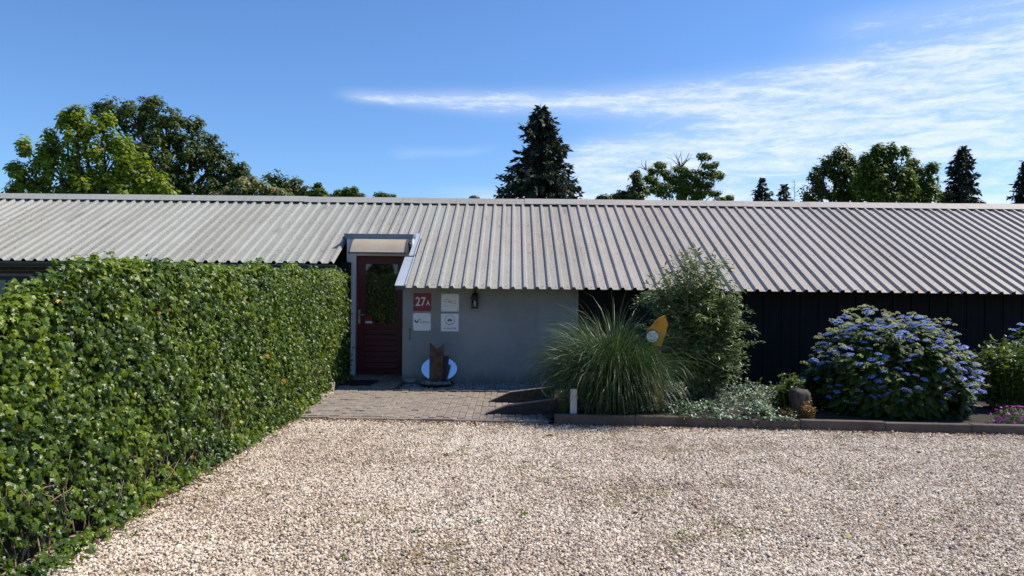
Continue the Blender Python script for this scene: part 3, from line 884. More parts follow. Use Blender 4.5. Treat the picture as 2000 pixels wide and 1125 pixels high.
stroke(s2, [(-0.01, 0.055), (-0.07, 0.055), (-0.105, 0.03), (-0.085, 0.012), (-0.035, 0.015), (-0.03, 0.03), (-0.02, 0.0), (0.005, 0.005), (0.0, 0.022), (0.02, 0.03)], 0.0028, M['ink_grey'])
stroke(s2, [(-0.02, 0.018), (0.01, 0.016), (0.035, 0.02), (0.02, 0.0), (0.045, -0.02), (0.085, -0.018), (0.10, 0.01), (0.075, 0.028), (0.055, 0.05), (0.07, 0.035)], 0.0028, M['ink_grey'])
link('fine_print', MB().box(-0.12, 0.11, -0.0132, -0.0121, -0.062, -0.056).mesh('fine_print', M['ink_pale']), s2)
s3, w, h = sign('company_sign', 824, 628.5, 34.5, 34.5, M['sign_white'], 'square white sign with a navy bird emblem, below the red number sign', -0.02)
corner_screws(s3, w, h)
bird = [(-0.135, 0.035), (-0.115, 0.040), (-0.10, 0.012), (-0.085, 0.005), (-0.065, 0.03), (-0.045, 0.05), (-0.03, 0.052), (-0.045, 0.04), (-0.058, 0.01), (-0.075, -0.018), (-0.10, -0.02), (-0.12, 0.0)]
link('emblem', MB().prism(bird, 'y', -0.0135, -0.0121).mesh('emblem', M['ink_navy']), s3)
link('emblem', MB().prism([(-0.06, 0.028), (-0.035, 0.058), (-0.01, 0.062), (-0.03, 0.045), (-0.045, 0.02)], 'y', -0.0142, -0.0136).mesh('emblem', M['ink_blue']), s3)
put_text(s3, 'RAMPALLO', 0.040, M['ink_grey'], 0.055, -0.005, 0.86)
link('fine_print', MB().box(0.0, 0.13, -0.0132, -0.0121, -0.043, -0.038).mesh('fine_print', M['ink_pale']), s3)
s4, w, h = sign('company_sign', 878.5, 630, 34.5, 34.5, M['sign_white'], 'square white sign with a round lotus emblem and blue script, lower right', 0.0)
ring = []
for q in range(25):
    a = 2 * math.pi * q / 24; ring.append((0.083 * math.cos(a), 0.045 + 0.083 * math.sin(a)))
link('emblem_ring', MB().tube([(p[0], -0.0125, p[1]) for p in ring], 0.003, 5).mesh('emblem_ring', M['ink_teal']), s4)
for q, mt in zip(range(7), ('ink_teal', 'ink_navy', 'ink_blue', 'ink_grey', 'ink_orange', 'ink_orange', 'ink_orange')):
    a = math.radians(160 - q * 23.3); c_, s__ = math.cos(a), math.sin(a); r_ = 0.052
    pts = [(0, 0.022), (c_ * r_ * .6 - s__ * 0.012, 0.022 + s__ * r_ * .6 + c_ * 0.012), (c_ * r_, 0.022 + s__ * r_), (c_ * r_ * .6 + s__ * 0.012, 0.022 + s__ * r_ * .6 - c_ * 0.012)]
    link('emblem_petal', MB().prism(pts, 'y', -0.0135 - q * 0.0004, -0.0121).mesh('emblem_petal', M[mt]), s4)
for sg in (-1, 1):
    link('emblem_hand', MB().prism([(sg * 0.078, 0.01), (sg * 0.055, -0.01), (sg * 0.01, -0.030), (0, -0.038), (sg * 0.03, -0.036), (sg * 0.065, -0.015)], 'y', -0.0137, -0.0121).mesh('emblem_hand', M['ink_teal']), s4)
put_text(s4, 'Levensberg Elfje', 0.043, M['ink_teal'], 0.0, -0.098, 0.80, 0.35)

# lantern
lc = at(927.5, 585, 12.66)
lan = empty('wall_lantern', (lc.x, 12.66, lc.z - 0.155), 'black wall lantern with a white bulb under the eave', 'lantern')
def lpart(name, mb, mat): return link(name, mb.mesh(name, mat), lan)
lpart('base', MB().box(-0.06, 0.06, -0.06, 0.06, 0.0, 0.018).box(-0.05, 0.05, -0.05, 0.05, 0.018, 0.03), M['black_metal'])
for sx in (-1, 1):
    for sy in (-1, 1): lpart('bar', MB().box(sx * 0.052 - 0.006, sx * 0.052 + 0.006, sy * 0.052 - 0.006, sy * 0.052 + 0.006, 0.018, 0.17), M['black_metal'])
lpart('cap', MB().box(-0.074, 0.074, -0.074, 0.074, 0.17, 0.19).add([(-0.06, -0.06, 0.19), (0.06, -0.06, 0.19), (0.06, 0.06, 0.19), (-0.06, 0.06, 0.19), (-0.05, -0.05, 0.24), (0.05, -0.05, 0.24), (0.05, 0.05, 0.24), (-0.05, 0.05, 0.24), (-0.02, -0.02, 0.275), (0.02, -0.02, 0.275), (0.02, 0.02, 0.275), (-0.02, 0.02, 0.275)],
      [(0, 1, 5, 4), (1, 2, 6, 5), (2, 3, 7, 6), (3, 0, 4, 7), (4, 5, 9, 8), (5, 6, 10, 9), (6, 7, 11, 10), (7, 4, 8, 11), (8, 9, 10, 11)]), M['black_metal'])
lpart('finial', MB().lathe([(0.012, 0.275), (0.012, 0.30), (0.02, 0.312), (0.012, 0.33), (0.004, 0.345)], 0, 0, 8), M['black_metal'])
lpart('glass', MB().box(-0.046, 0.046, -0.046, 0.046, 0.031, 0.169), M['clear'])
lpart('bulb', MB().lathe([(0.006, 0.045), (0.020, 0.06), (0.023, 0.085), (0.018, 0.115), (0.012, 0.14)], 0, 0, 10), M['bulb'])
lpart('bracket', MB().box(-0.05, 0.05, 0.108, 0.119, 0.06, 0.26).tube([(0, 0.11, 0.22), (0, 0.075, 0.235), (0, 0.05, 0.20)], 0.010, 6), M['black_metal'])
hk = at(801, 652, WY)
h_ = MB().box(hk.x - 0.006, hk.x + 0.006, WY - 0.02, WY - 0.012, hk.z - 0.07, hk.z + 0.07).box(hk.x - 0.012, hk.x + 0.012, WY - 0.022, WY - 0.001, hk.z + 0.07, hk.z + 0.095).box(hk.x - 0.012, hk.x + 0.012, WY - 0.022, WY - 0.001, hk.z - 0.095, hk.z - 0.07)
props(h_.build('wall_latch', M['dark_grey']), 'thin dark upright latch bar on the grey wall left of the signs', 'latch')

# ------------------------------------------------------------------ things by the door
c = at(688, 749, 12.55); props(MB().prism([(-2.92, 12.30), (-2.36, 12.30), (-2.30, 12.88), (-2.86, 12.88)], 'z', 0.036, 0.052).build('doormat', M['mat']), 'black rubber doormat lying in the shade before the red door', 'doormat')

# rusty sculpture with disc and bowl
FY = 12.32
fc = at(853, 762, FY)
fs = empty('water_sculpture', (fc.x, FY, 0.03), 'rusty notched steel column with sky-blue mirror disc halves above a dark bowl', 'sculpture')
sc = FPX / FY
def fx(px): return (px - 853) / sc
def fz(py): return (762 - py) / sc
col_ = [(fx(838.5), fz(757)), (fx(864.5), fz(757)), (fx(866), fz(678)), (fx(852.5), fz(690)), (fx(839), fz(677))]
link('column', MB().prism(col_, 'y', -0.05, 0.03).mesh('column', M['rust']), fs)
link('slab', MB().prism([(fx(862), fz(757)), (fx(869), fz(757)), (fx(876), fz(703)), (fx(864), fz(702))], 'y', 0.035, 0.06).mesh('slab', M['dark_slab']), fs)
cx_, cz_ = fx(855), fz(727.5); R1, R2 = 35.5 / sc, 24.5 / sc
def half_disc(a0, a1, xcut0, xcut1):
    pts = []
    for q in range(25):
        a = math.radians(a0 + (a1 - a0) * q / 24); pts.append((cx_ + R1 * math.cos(a), cz_ + R2 * math.sin(a)))
    return pts
for a0, a1 in ((112, 248), (-62, 58)):
    me = MB().prism([(p[0], p[1] - 0.0) for p in half_disc(a0, a1, 0, 0)], 'y', -0.004, 0.004).mesh('disc', M['mirror'])
    o = link('disc', me, fs, (0, 0.10, 0)); o.rotation_euler = (math.radians(-24), 0, 0)
link('bowl', MB().lathe([(0.05, 0.0), (0.19, 0.006), (0.27, 0.035), (0.30, 0.055), (0.285, 0.058), (0.25, 0.042), (0.10, 0.03)], 0, -0.02, 24).mesh('bowl', M['bowl']), fs)
STONE_LABELS = ['leftmost grey stone at the front of the dark sculpture bowl', 'second grey stone from the left in the dark bowl, the largest one',
                'small grey stone just left of the rusty column foot', 'grey stone just right of the rusty column foot, in front of it',
                'second grey stone from the right end of the dark bowl', 'rightmost grey stone in the dark sculpture bowl', 'grey stone behind the others at the left half of the bowl']
rs = np.random.RandomState(2)
for q, (dx, dy, r_) in enumerate([(-0.20, -0.10, 0.05), (-0.12, -0.13, 0.06), (-0.03, -0.15, 0.045), (0.05, -0.14, 0.055), (0.14, -0.11, 0.05), (0.2, -0.07, 0.045), (-0.16, 0.06, 0.05)]):
    v, f = ico(q, r_, (1.2, 0.9, 0.75), 0.12)
    props(link('stone', MB().add(v, f, True).mesh('stone', M['stone']), None, (fc.x + dx, FY - 0.02 + dy, 0.095)), STONE_LABELS[q], 'stone', 'stones in the sculpture bowl')
v, f = ico(31, 0.11, (1.15, 0.8, 0.65), 0.16); rk = at(801, 751, 12.5)
props(link('rock', MB().add(v, f, True).mesh('rock', M['stone']), None, (rk.x, 12.5, 0.09)), 'pale flat rock against the grey wall left of the rusty sculpture', 'rock')

# blocks at the end of the hedge
q = at(641, 768, 11.66)
props(MB().bbox(q.x - 0.075, q.x + 0.075, 11.60, 11.80, -0.02, 0.16, 0.012).build('concrete_block', M['block']), 'upright mossy concrete block at the end of the hedge beside the path', 'block')
mb = MB().bbox(-0.065, 0.065, -0.11, 0.11, -0.02, 0.075, 0.012)
q = at(626, 782, 10.95)
props(link('concrete_block', mb.mesh('concrete_block', M['block']), None, (q.x, 10.98, 0.0), (0, 0, -0.25)), 'low mossy block lying nearer at the hedge foot beside the path', 'block')
props(link('concrete_block', mb.mesh('concrete_block', M['block']), None, (q.x + 0.02, 11.28, -0.01), (0, 0.05, -0.1)), 'low mossy block between the upright block and the nearer one', 'block')

# two sleeper boards, cut to a slope at their left end
def sleeper(yy, xl, xk, xr, zl, zk, zr, label):
    s_ = empty('sleeper_board', ((xl + xr) / 2, yy, 0.0), label, 'board')
    poly = [(xl, zl), (xl + 0.01, zl + 0.012), (xk, zk), (xr, zr), (xr, -0.02), (xl, -0.02)]
    MB().prism(poly, 'y', yy, yy + 0.06).build('plank', M['sleeper'], s_)
    top = [(xl + 0.01, zl + 0.0145), (xk, zk + 0.0025), (xr, zr + 0.0025), (xr, zr + 0.014), (xk - 0.006, zk + 0.013), (xl + 0.006, zl + 0.026)]
    MB().prism(top, 'y', yy - 0.004, yy + 0.064).build('top_edge', M['sleeper_lit_top'], s_)  # thin pale strip added to paint the sunlit top of the board
    return s_
def wx(px, py, Y): return at(px, py, Y)
Yf = 9.72
a, b2, c = wx(948, 814, Yf), wx(992, 793, Yf), wx(1090, 780, Yf)
sleeper(Yf, a.x, b2.x, c.x, 0.02, b2.z, c.z, 'dark wooden board with sloping end, the nearer of two by the path')
Yr = 10.72
a, b2, c = wx(954, 786, Yr), wx(997, 767, Yr), wx(1083, 757, Yr)
sleeper(Yr, a.x, b2.x, c.x, 0.02, b2.z, c.z, 'dark wooden board with sloping end, the farther of two by the path')

# bent tubes of a bicycle holder
rk_ = empty('cycle_holder', (at(1070, 770, 10.2).x, 10.2, 0), 'bent galvanised tube cycle holder standing between the sleeper boards', 'cycle holder')
def tubepx(pts, r):
    P = [at(px, py, yy) for px, py, yy in pts]; P = [P[0]] + P + [P[-1]]; out = []
    for i in range(1, len(P) - 2):
        for k in range(6):
            t = k / 6
            out.append(0.5 * ((2 * P[i]) + (-P[i - 1] + P[i + 1]) * t + (2 * P[i - 1] - 5 * P[i] + 4 * P[i + 1] - P[i + 2]) * t * t + (-P[i - 1] + 3 * P[i] - 3 * P[i + 1] + P[i + 2]) * t ** 3))
    out.append(P[-2]); return MB().tube(out, r, 8)
tubepx([(1075, 721, 10.5), (1064, 729, 10.45), (1057, 741, 10.4), (1060, 750, 10.4), (1067, 756, 10.45), (1076, 763, 10.6), (1080, 790, 10.62)], 0.011).build('hoop', M['galv'], rk_)
tubepx([(1080, 736, 10.0), (1067, 744, 10.0), (1060, 752, 10.0), (1059, 762, 10.0), (1066, 772, 10.0), (1077, 781, 10.0), (1079, 812, 10.0)], 0.012).build('hoop', M['galv'], rk_)
q = at(1120, 812, 9.33)
props(MB().bbox(q.x - 0.042, q.x + 0.042, 9.33, 9.39, 0.0, at(1120, 760, 9.33).z, 0.006).build('white_post', M['post']), 'short whitewashed wooden post behind the kerb left of the grass', 'post')

# yellow painted figure behind the grass
YY = 9.72
yc = at(1286, 790, YY)
ys = empty('yellow_figure', (yc.x, YY, 0.07), 'ochre yellow painted garden figure with round mirror between grass and shrub', 'sculpture')
def poly_px(pts, Y, y0, y1): return MB().prism([(at(a, b_, Y).x, at(a, b_, Y).z) for a, b_ in pts], 'y', y0, y1)
poly_px([(1263, 648), (1287, 621), (1299, 616), (1305, 634), (1299, 655), (1292, 676), (1280, 676), (1270, 668)], YY, YY, YY + 0.05).build('head', M['yellow'], ys)
poly_px([(1272, 676), (1292, 676), (1294, 722), (1284, 722)], YY, YY + 0.006, YY + 0.045).build('neck', M['brown'], ys)
poly_px([(1276, 730), (1291, 719), (1296, 745), (1297, 800), (1277, 800)], YY, YY, YY + 0.05).build('foot', M['yellow'], ys)
dc = at(1274, 657, YY - 0.02); rad = 13.2 / FPX * YY
def disc(cx, cz, y0, y1, r, n=24): return MB().prism([(cx + r * math.cos(2 * math.pi * k / n), cz + r * math.sin(2 * math.pi * k / n)) for k in range(n)], 'y', y0, y1)
disc(dc.x, dc.z, YY - 0.03, YY - 0.001, rad).build('rim', M['dark_slab'], ys)
m_ = plain('dull_mirror', (0.42, 0.45, 0.47), 0.35, 0.5, 30.0, 0.3, 0.6)
disc(dc.x, dc.z, YY - 0.036, YY - 0.0305, rad * 0.88).build('mirror', m_, ys)

# tree stump
st = at(1560, 814, 9.35)
mb = MB(); V = []; nn = 14; prof = [(0.0, 0.105), (0.06, 0.082), (0.16, 0.078), (0.25, 0.095), (0.33, 0.108), (0.375, 0.085), (0.39, 0.04)]
rs = np.random.RandomState(4); wob = rs.uniform(0.72, 1.25, nn)
for z_, r_ in prof:
    for k in range(nn):
        a = 2 * math.pi * k / nn; rr_ = r_ * (wob[k] + 0.08 * rs.uniform(-1, 1)); V.append((rr_ * math.cos(a) + 0.02 * z_, rr_ * math.sin(a), z_ + 0.02 * rs.uniform(-1, 1)))
F = [(i * nn + k, i * nn + (k + 1) % nn, (i + 1) * nn + (k + 1) % nn, (i + 1) * nn + k) for i in range(len(prof) - 1) for k in range(nn)]
F.append(tuple(range((len(prof) - 1) * nn, len(prof) * nn)))
mb.add(V, F, True)
props(link('tree_stump', mb.mesh('tree_stump', M['stump']), None, (st.x, 9.36, 0.06)), 'short gnarled grey-brown tree stump behind the kerb left of the hydrangea', 'stump')

# ------------------------------------------------------------------ ivy hedge
IVY = [(0.0, (0.020, 0.042, 0.005)), (0.35, (0.052, 0.098, 0.008)), (0.6, (0.105, 0.165, 0.010)), (0.85, (0.185, 0.245, 0.015)), (0.93, (0.28, 0.30, 0.03)), (0.97, (0.50, 0.26, 0.02)), (1.0, (0.30, 0.14, 0.05))]
M['ivy'] = leaf_mat('ivy_leaf', IVY, 0.35, 0.38, 0.46, crinkle=0.28)
HX = -2.86
hedge = empty('ivy_hedge', (-3.2, 8.2, 0), 'tall clipped ivy hedge running from the foreground to the red door', 'hedge')
def hedge_top(y):
    y = np.asarray(y, float)
    return np.where(y > 5.1, 1.905 + 0.004 * (y - 5.1), 1.905 - 0.36 * np.clip(5.1 - y, 0, 9))
H0, H1 = 2.9, 13.12
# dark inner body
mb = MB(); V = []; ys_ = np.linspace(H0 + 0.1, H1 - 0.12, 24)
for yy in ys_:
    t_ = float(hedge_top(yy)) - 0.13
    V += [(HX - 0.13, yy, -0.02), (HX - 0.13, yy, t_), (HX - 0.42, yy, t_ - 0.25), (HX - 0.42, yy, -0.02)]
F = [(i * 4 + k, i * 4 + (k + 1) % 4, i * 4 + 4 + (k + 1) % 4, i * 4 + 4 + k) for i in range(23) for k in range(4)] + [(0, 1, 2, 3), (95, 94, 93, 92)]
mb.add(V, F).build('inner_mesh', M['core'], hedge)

def hedge_leaves():
    cs, ns = [], []
    def bulge(a, z): return 0.022 * smooth_noise(a, z, 2, 0.9) + 0.022 * smooth_noise(a, z, 3, 0.3)
    # side face
    N = 35000
    y = H0 + (H1 - H0) * rng.uniform(0, 1, N); z = rng.uniform(0.0, 1.0, N) * hedge_top(y)
    bare = np.clip(1.25 - z / 0.45, 0, 1) * np.clip(smooth_noise(y, z, 17, 1.4) + 0.7, 0, 1) * np.clip((8.5 - y) / 2, 0.1, 1)
    kp = rng.uniform(0, 1, N) > bare * 0.93
    y, z = y[kp], z[kp]; n = len(y)
    round_ = np.clip((z - hedge_top(y) + 0.22) / 0.22, 0, 1)
    x = HX + bulge(y, z) + rng.normal(-0.012, 0.05, n) - 0.16 * round_ ** 2 + 0.06 * np.clip(1 - z / 0.25, 0, 1)
    cs.append(np.stack([x, y, z], 1))
    o = np.tile([1.0, -0.12, 0.45], (n, 1)); o[:, 2] += round_ * 0.8; ns.append(o)
    # top
    N = 13000
    y = rng.uniform(H0, H1, N); x = HX - rng.uniform(0.0, 0.48, N)
    z = hedge_top(y) + 0.04 * smooth_noise(x, y, 9, 0.8) + rng.normal(0, 0.03, N) - 0.05 - 0.40 * ((HX - x) / 0.48) ** 2
    spr = rng.uniform(0, 1, N) < 0.04
    z += spr * rng.uniform(0, 0.09, N)
    cs.append(np.stack([x, y, z], 1)); ns.append(np.tile([0.25, -0.25, 1.0], (N, 1)))
    # far and near ends
    for ye, sg, N in ((H1, 1, 2000), (H0, -1, 1200)):
        x = HX - rng.uniform(0, 0.45, N); z = rng.uniform(0, 1, N) * (float(hedge_top(ye)) - 0.15)
        y = ye + rng.normal(0, 0.03, N)
        cs.append(np.stack([x, y, z], 1)); ns.append(np.tile([0.2, 1.0 * sg, 0.4], (N, 1)))
    # creeping foot
    N = 1500
    y = rng.uniform(H0, 11.5, N); z = np.abs(rng.normal(0, 0.05, N)) + 0.02; x = HX + 0.02 + np.abs(rng.normal(0, 0.07, N)) + 0.05 * smooth_noise(y, y, 4, 0.8)
    cs.append(np.stack([x, y, z], 1)); ns.append(np.tile([0.6, -0.2, 0.9], (N, 1)))
    C = np.concatenate(cs); C[:, 0] -= 0.075 * np.clip((C[:, 1] - 9.0) / 4.0, 0, 1); Nn = nrm(np.concatenate(ns)) + rng.normal(0, 0.42, C.shape)
    n = len(C)
    tip = np.stack([rng.normal(0.25, 0.5, n), rng.normal(0, 0.7, n), rng.normal(-0.75, 0.45, n)], 1)
    size = rng.uniform(0.030, 0.066, n)
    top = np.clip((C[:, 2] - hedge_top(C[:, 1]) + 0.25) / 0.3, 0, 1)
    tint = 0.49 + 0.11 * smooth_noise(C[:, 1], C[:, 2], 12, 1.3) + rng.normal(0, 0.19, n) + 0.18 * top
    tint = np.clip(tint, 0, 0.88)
    sick = rng.uniform(0, 1, n) < 0.006
    tint = np.where(sick, rng.uniform(0.92, 1.0, n), tint)
    return C, Nn, tip, size, tint

C, Nn, tip, size, tint = hedge_leaves()
# the 300 leaves that show largest are parts of their own
d_ = np.linalg.norm(C - np.array(CAM), axis=1)
vis = (C[:, 0] > HX + 0.0) & (C[:, 1] > 3.95) & (np.abs(C[:, 0] / C[:, 1]) < 0.70)
score = np.where(vis, size / d_, 0)
sel = np.argsort(-score)[:300]; mask = np.zeros(len(C), bool); mask[sel] = True
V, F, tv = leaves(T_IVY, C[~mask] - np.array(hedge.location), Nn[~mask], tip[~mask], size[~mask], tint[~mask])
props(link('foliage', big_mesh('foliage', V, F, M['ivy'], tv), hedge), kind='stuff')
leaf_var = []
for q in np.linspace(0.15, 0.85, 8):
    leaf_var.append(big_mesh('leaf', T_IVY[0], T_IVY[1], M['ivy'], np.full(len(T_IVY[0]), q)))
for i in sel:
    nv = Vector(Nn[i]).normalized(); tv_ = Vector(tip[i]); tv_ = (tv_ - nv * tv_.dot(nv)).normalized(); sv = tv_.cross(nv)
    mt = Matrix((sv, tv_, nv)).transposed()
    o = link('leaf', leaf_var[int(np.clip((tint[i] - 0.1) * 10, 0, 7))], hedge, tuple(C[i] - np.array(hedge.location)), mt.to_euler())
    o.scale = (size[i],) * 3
# bare twigs low down
mb = MB(); rs = np.random.RandomState(8)
for q in range(330):
    y = rs.uniform(3.3, 8.5) if q < 240 else rs.uniform(8.5, 12.5)
    z = rs.uniform(0.0, 0.40); x = HX - 0.03 + rs.uniform(-0.05, 0.05)
    p = Vector((x, y, z)); d = Vector((rs.normal(0, 0.15), rs.normal(0, 0.5), rs.uniform(0.4, 1))).normalized(); pts = [p.copy()]
    for k in range(5):
        d = (d + Vector((rs.normal(0, 0.12), rs.normal(0, 0.3), rs.normal(0, 0.2)))).normalized(); p = p + d * rs.uniform(0.04, 0.09); p.x = min(max(p.x, HX - 0.10), HX + 0.05); pts.append(p.copy())
    mb.tube(pts, [0.006 * rs.uniform(0.5, 1.2) * (1 - 0.12 * k) for k in range(6)], 5)
props(mb.build('twigs', M['twig'], hedge), kind='stuff')

# ------------------------------------------------------------------ trees
def crown_clumps(blobs, D, leaf, density, clump_r, up=0.5, T=T_DIAM, depth=0.8, flat=0.75, tmean=0.5, tvar=0.13, seed=1):
    """blobs: (px,py,rx,ry) outlines at depth D -> leaves in clumps filling ellipsoids"""
    rs = np.random.RandomState(seed)
    Cs, Ns, Ts = [], [], []
    for (px, py, rx, ry) in blobs:
        c = np.array(at(px, py, D)); k_ = D / FPX
        ax, az_ = rx * k_, ry * k_; ay = depth * max(min(ax, az_ * 1.5), 0.4 * ax)
        clump_r *= 1.0
        nc = max(4, int(1.9 * density * (ax * az_ + 0.15) / clump_r ** 2))
        u = nrm(rs.normal(size=(nc, 3))) * (rs.uniform(0.15, 1.0, (nc, 1)) ** 0.45)
        cc = c + u * np.array([ax, ay, az_]) * 0.92
        cc[:, 1] += rs.uniform(-0.3, 0.3) * ax
        ct = rs.normal(0, tvar * 0.8, nc)
        m = int(rs.uniform(36, 46))
        v = nrm(rs.normal(size=(nc, m, 3))); rad = rs.uniform(0.2, 1, (nc, m, 1)) ** 0.5
        cr = clump_r * rs.uniform(0.6, 1.15, (nc, 1, 1))
        P = cc[:, None] + v * rad * cr * np.array([1, 1, flat])
        Nn_ = v * 0.9 + u[:, None, :] * 0.35 + np.array([0.15, -0.15, up]) + rs.normal(0, 0.28, (nc, m, 3))
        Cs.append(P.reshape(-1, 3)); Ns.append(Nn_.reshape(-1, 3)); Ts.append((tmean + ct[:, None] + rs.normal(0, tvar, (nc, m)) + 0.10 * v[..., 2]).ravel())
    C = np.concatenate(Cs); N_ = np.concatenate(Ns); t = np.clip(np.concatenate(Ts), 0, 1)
    n = len(C)
    tip_ = rs.normal(0, 1, (n, 3)); tip_[:, 2] -= 0.4
    return C, N_, tip_, leaf * rs.uniform(0.65, 1.25, n), t


def tree(name, label, blobs, D, mat, leaf=0.2, density=1.5, clump_r=0.5, base_px=None, trunk_r=0.22, group=None, seed=1, extra=None, flat=0.75, tmean=0.5, tvar=0.13, up=0.85, limb_k=1.0):
    bx = np.mean([q[0] for q in blobs]) if base_px is None else base_px
    base = at(bx, 560, D); base.z = 0
    root = empty(name, base, label, 'tree', group)
    C, N_, tp, sz, tt = crown_clumps(blobs, D, leaf, density, clump_r, seed=seed, flat=flat, tmean=tmean, tvar=tvar, up=up)
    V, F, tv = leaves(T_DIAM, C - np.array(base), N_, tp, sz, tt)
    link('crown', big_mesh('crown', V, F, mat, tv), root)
    rs = np.random.RandomState(seed + 50); mb = MB()
    cen = [at(q[0], q[1], D) for q in blobs]; lowz = min(c.z for c in cen); top = max(c.z for c in cen)
    fork = base.copy(); fork.z = lowz * 0.62
    mid = (base + fork) / 2 + Vector((rs.normal(0, .08), 0, 0))
    mb.tube([base, mid, fork], [trunk_r * 1.25, trunk_r, trunk_r * 0.85], 8)
    for c, q in zip(cen, blobs):
        m1 = fork.lerp(c, 0.45) + Vector((rs.normal(0, .2), rs.normal(0, .2), 0.15 * (c - fork).length))
        w = trunk_r * limb_k * min(0.6, 0.2 + 0.012 * q[2])
        mb.tube([fork - Vector((0, 0, 0.1)), m1, c], [w, w * 0.6, w * 0.25], 6)
        for k in range(4):
            e_ = c + Vector((rs.normal(0, 0.35) * q[2], rs.normal(0, 0.3) * q[2], abs(rs.normal(0, 0.3)) * q[3])) * (D / FPX)
            mb.tube([m1.lerp(c, 0.5 + 0.1 * k), c.lerp(e_, 0.5), e_], [w * 0.3, w * 0.2, w * 0.08], 5)
    mb.build('trunk', M['bark'], root)
    if extra: extra(root, base)
    return root

G_LIGHT = leaf_mat('light_green_leaves', [(0, (0.06, 0.09, 0.008)), (0.4, (0.15, 0.205, 0.012)), (0.7, (0.23, 0.29, 0.018)), (1, (0.32, 0.36, 0.03))], 0.45, 0.52, 0.35)
G_OAK = leaf_mat('oak_leaves', [(0, (0.022, 0.038, 0.008)), (0.5, (0.064, 0.094, 0.017)), (1, (0.125, 0.150, 0.032))], 0.5, 0.42, 0.3)
G_CHEST = leaf_mat('chestnut_leaves', [(0, (0.03, 0.05, 0.008)), (0.5, (0.10, 0.125, 0.015)), (0.8, (0.20, 0.21, 0.035)), (1, (0.42, 0.36, 0.26))], 0.5, 0.3, 0.35)
G_MID = leaf_mat('mid_green_leaves', [(0, (0.03, 0.055, 0.009)), (0.5, (0.092, 0.138, 0.017)), (1, (0.17, 0.22, 0.03))], 0.5, 0.48, 0.3)
G_ROB = leaf_mat('feathery_leaves', [(0, (0.04, 0.068, 0.010)), (0.5, (0.105, 0.15, 0.018)), (1, (0.17, 0.22, 0.024))], 0.5, 0.48, 0.3)
G_CON = leaf_mat('dark_conifer_needles', [(0, (0.012, 0.019, 0.013)), (0.5, (0.028, 0.042, 0.027)), (1, (0.085, 0.10, 0.058))], 0.6, 0.12, 0.2)

tree('sweetgum_tree', 'bright yellow-green tree at far left above the roof ridge',
     [(165, 262, 38, 42), (150, 230, 18, 24), (128, 232, 12, 14), (88, 305, 26, 34), (60, 350, 26, 30), (120, 330, 50, 50), (205, 310, 50, 60), (260, 335, 40, 42), (298, 362, 28, 26), (190, 368, 115, 28), (32, 375, 22, 14), (205, 245, 16, 22), (98, 268, 12, 20), (48, 288, 12, 14), (240, 290, 18, 24), (30, 332, 12, 12), (330, 380, 14, 10)],
     34, G_LIGHT, 0.21, 2.1, 0.38, 170, 0.25, 'trees behind the barn', 1, flat=1.1, tmean=0.60, tvar=0.18)
tree('oak_tree', 'big dark round oak behind the bright green tree at far left',
     [(268, 230, 58, 38), (222, 222, 38, 26), (330, 255, 58, 46), (385, 290, 48, 48), (330, 310, 90, 58), (425, 318, 36, 42), (445, 348, 30, 32), (300, 350, 100, 44), (400, 365, 70, 30), (470, 330, 11, 16), (196, 210, 13, 9), (478, 348, 12, 12), (378, 240, 20, 14), (290, 196, 24, 10)],
     42, G_OAK, 0.21, 2.3, 0.44, 330, 0.4, 'trees behind the barn', 2, tmean=0.58)
tree('chestnut_tree', 'pale yellow-green blossoming tree right of the dark oak', [(490, 367, 42, 20), (450, 379, 32, 10), (535, 379, 36, 12), (425, 384, 12, 6), (480, 356, 20, 12)],
     36, G_CHEST, 0.2, 2.6, 0.34, 490, 0.2, 'trees behind the barn', 3, tmean=0.58, tvar=0.2)
tree('dark_tree', 'dark green tree sloping down right behind the blossoming tree', [(533, 347, 20, 11), (560, 358, 26, 18), (585, 372, 25, 15), (555, 375, 40, 14)],
     50, G_OAK, 0.25, 2.4, 0.5, 560, 0.2, 'trees behind the barn', 4, tmean=0.65)
tree('small_tree', 'small pointed green treetop just above the ridge, left of centre', [(622, 372, 9, 13), (612, 381, 16, 8), (630, 382, 9, 7)], 44, G_MID, 0.2, 3, 0.32, 618, 0.12, 'trees behind the barn', 5, tmean=0.6)
tree('small_tree', 'low rounded green treetop between the pointed one and the lone tuft', [(668, 379, 26, 9), (686, 374, 14, 9), (700, 383, 16, 6), (655, 383, 14, 6)], 46, G_MID, 0.2, 3, 0.34, 676, 0.12, 'trees behind the barn', 6, tmean=0.62)
tree('small_tree', 'lone low tuft of tree crown barely above the ridge', [(748, 383, 15, 5), (762, 385, 11, 4)], 52, G_MID, 0.2, 3.5, 0.34, 752, 0.12, 'trees behind the barn', 7, tmean=0.6)
def bare_twigs(pxs, D, seed):
    def f(root, base):
        rs = np.random.RandomState(seed); mb = MB()
        for (px, py, n_, ln) in pxs:
            p0 = at(px, py, D)
            for k in range(n_):
                d = Vector((rs.normal(0, 0.7), rs.normal(0, 0.3), rs.uniform(0.5, 1))).normalized(); p = p0.copy(); pts = [p.copy()]
                for j in range(5):
                    d = (d + Vector((rs.normal(0, 0.3), 0, rs.normal(0.05, 0.2)))).normalized(); p = p + d * ln / 5; pts.append(p.copy())
                mb.tube(pts, [0.035, 0.03, 0.024, 0.018, 0.012, 0.008], 5)
        mb.build('bare_twigs', M['bark'], root)
    return f
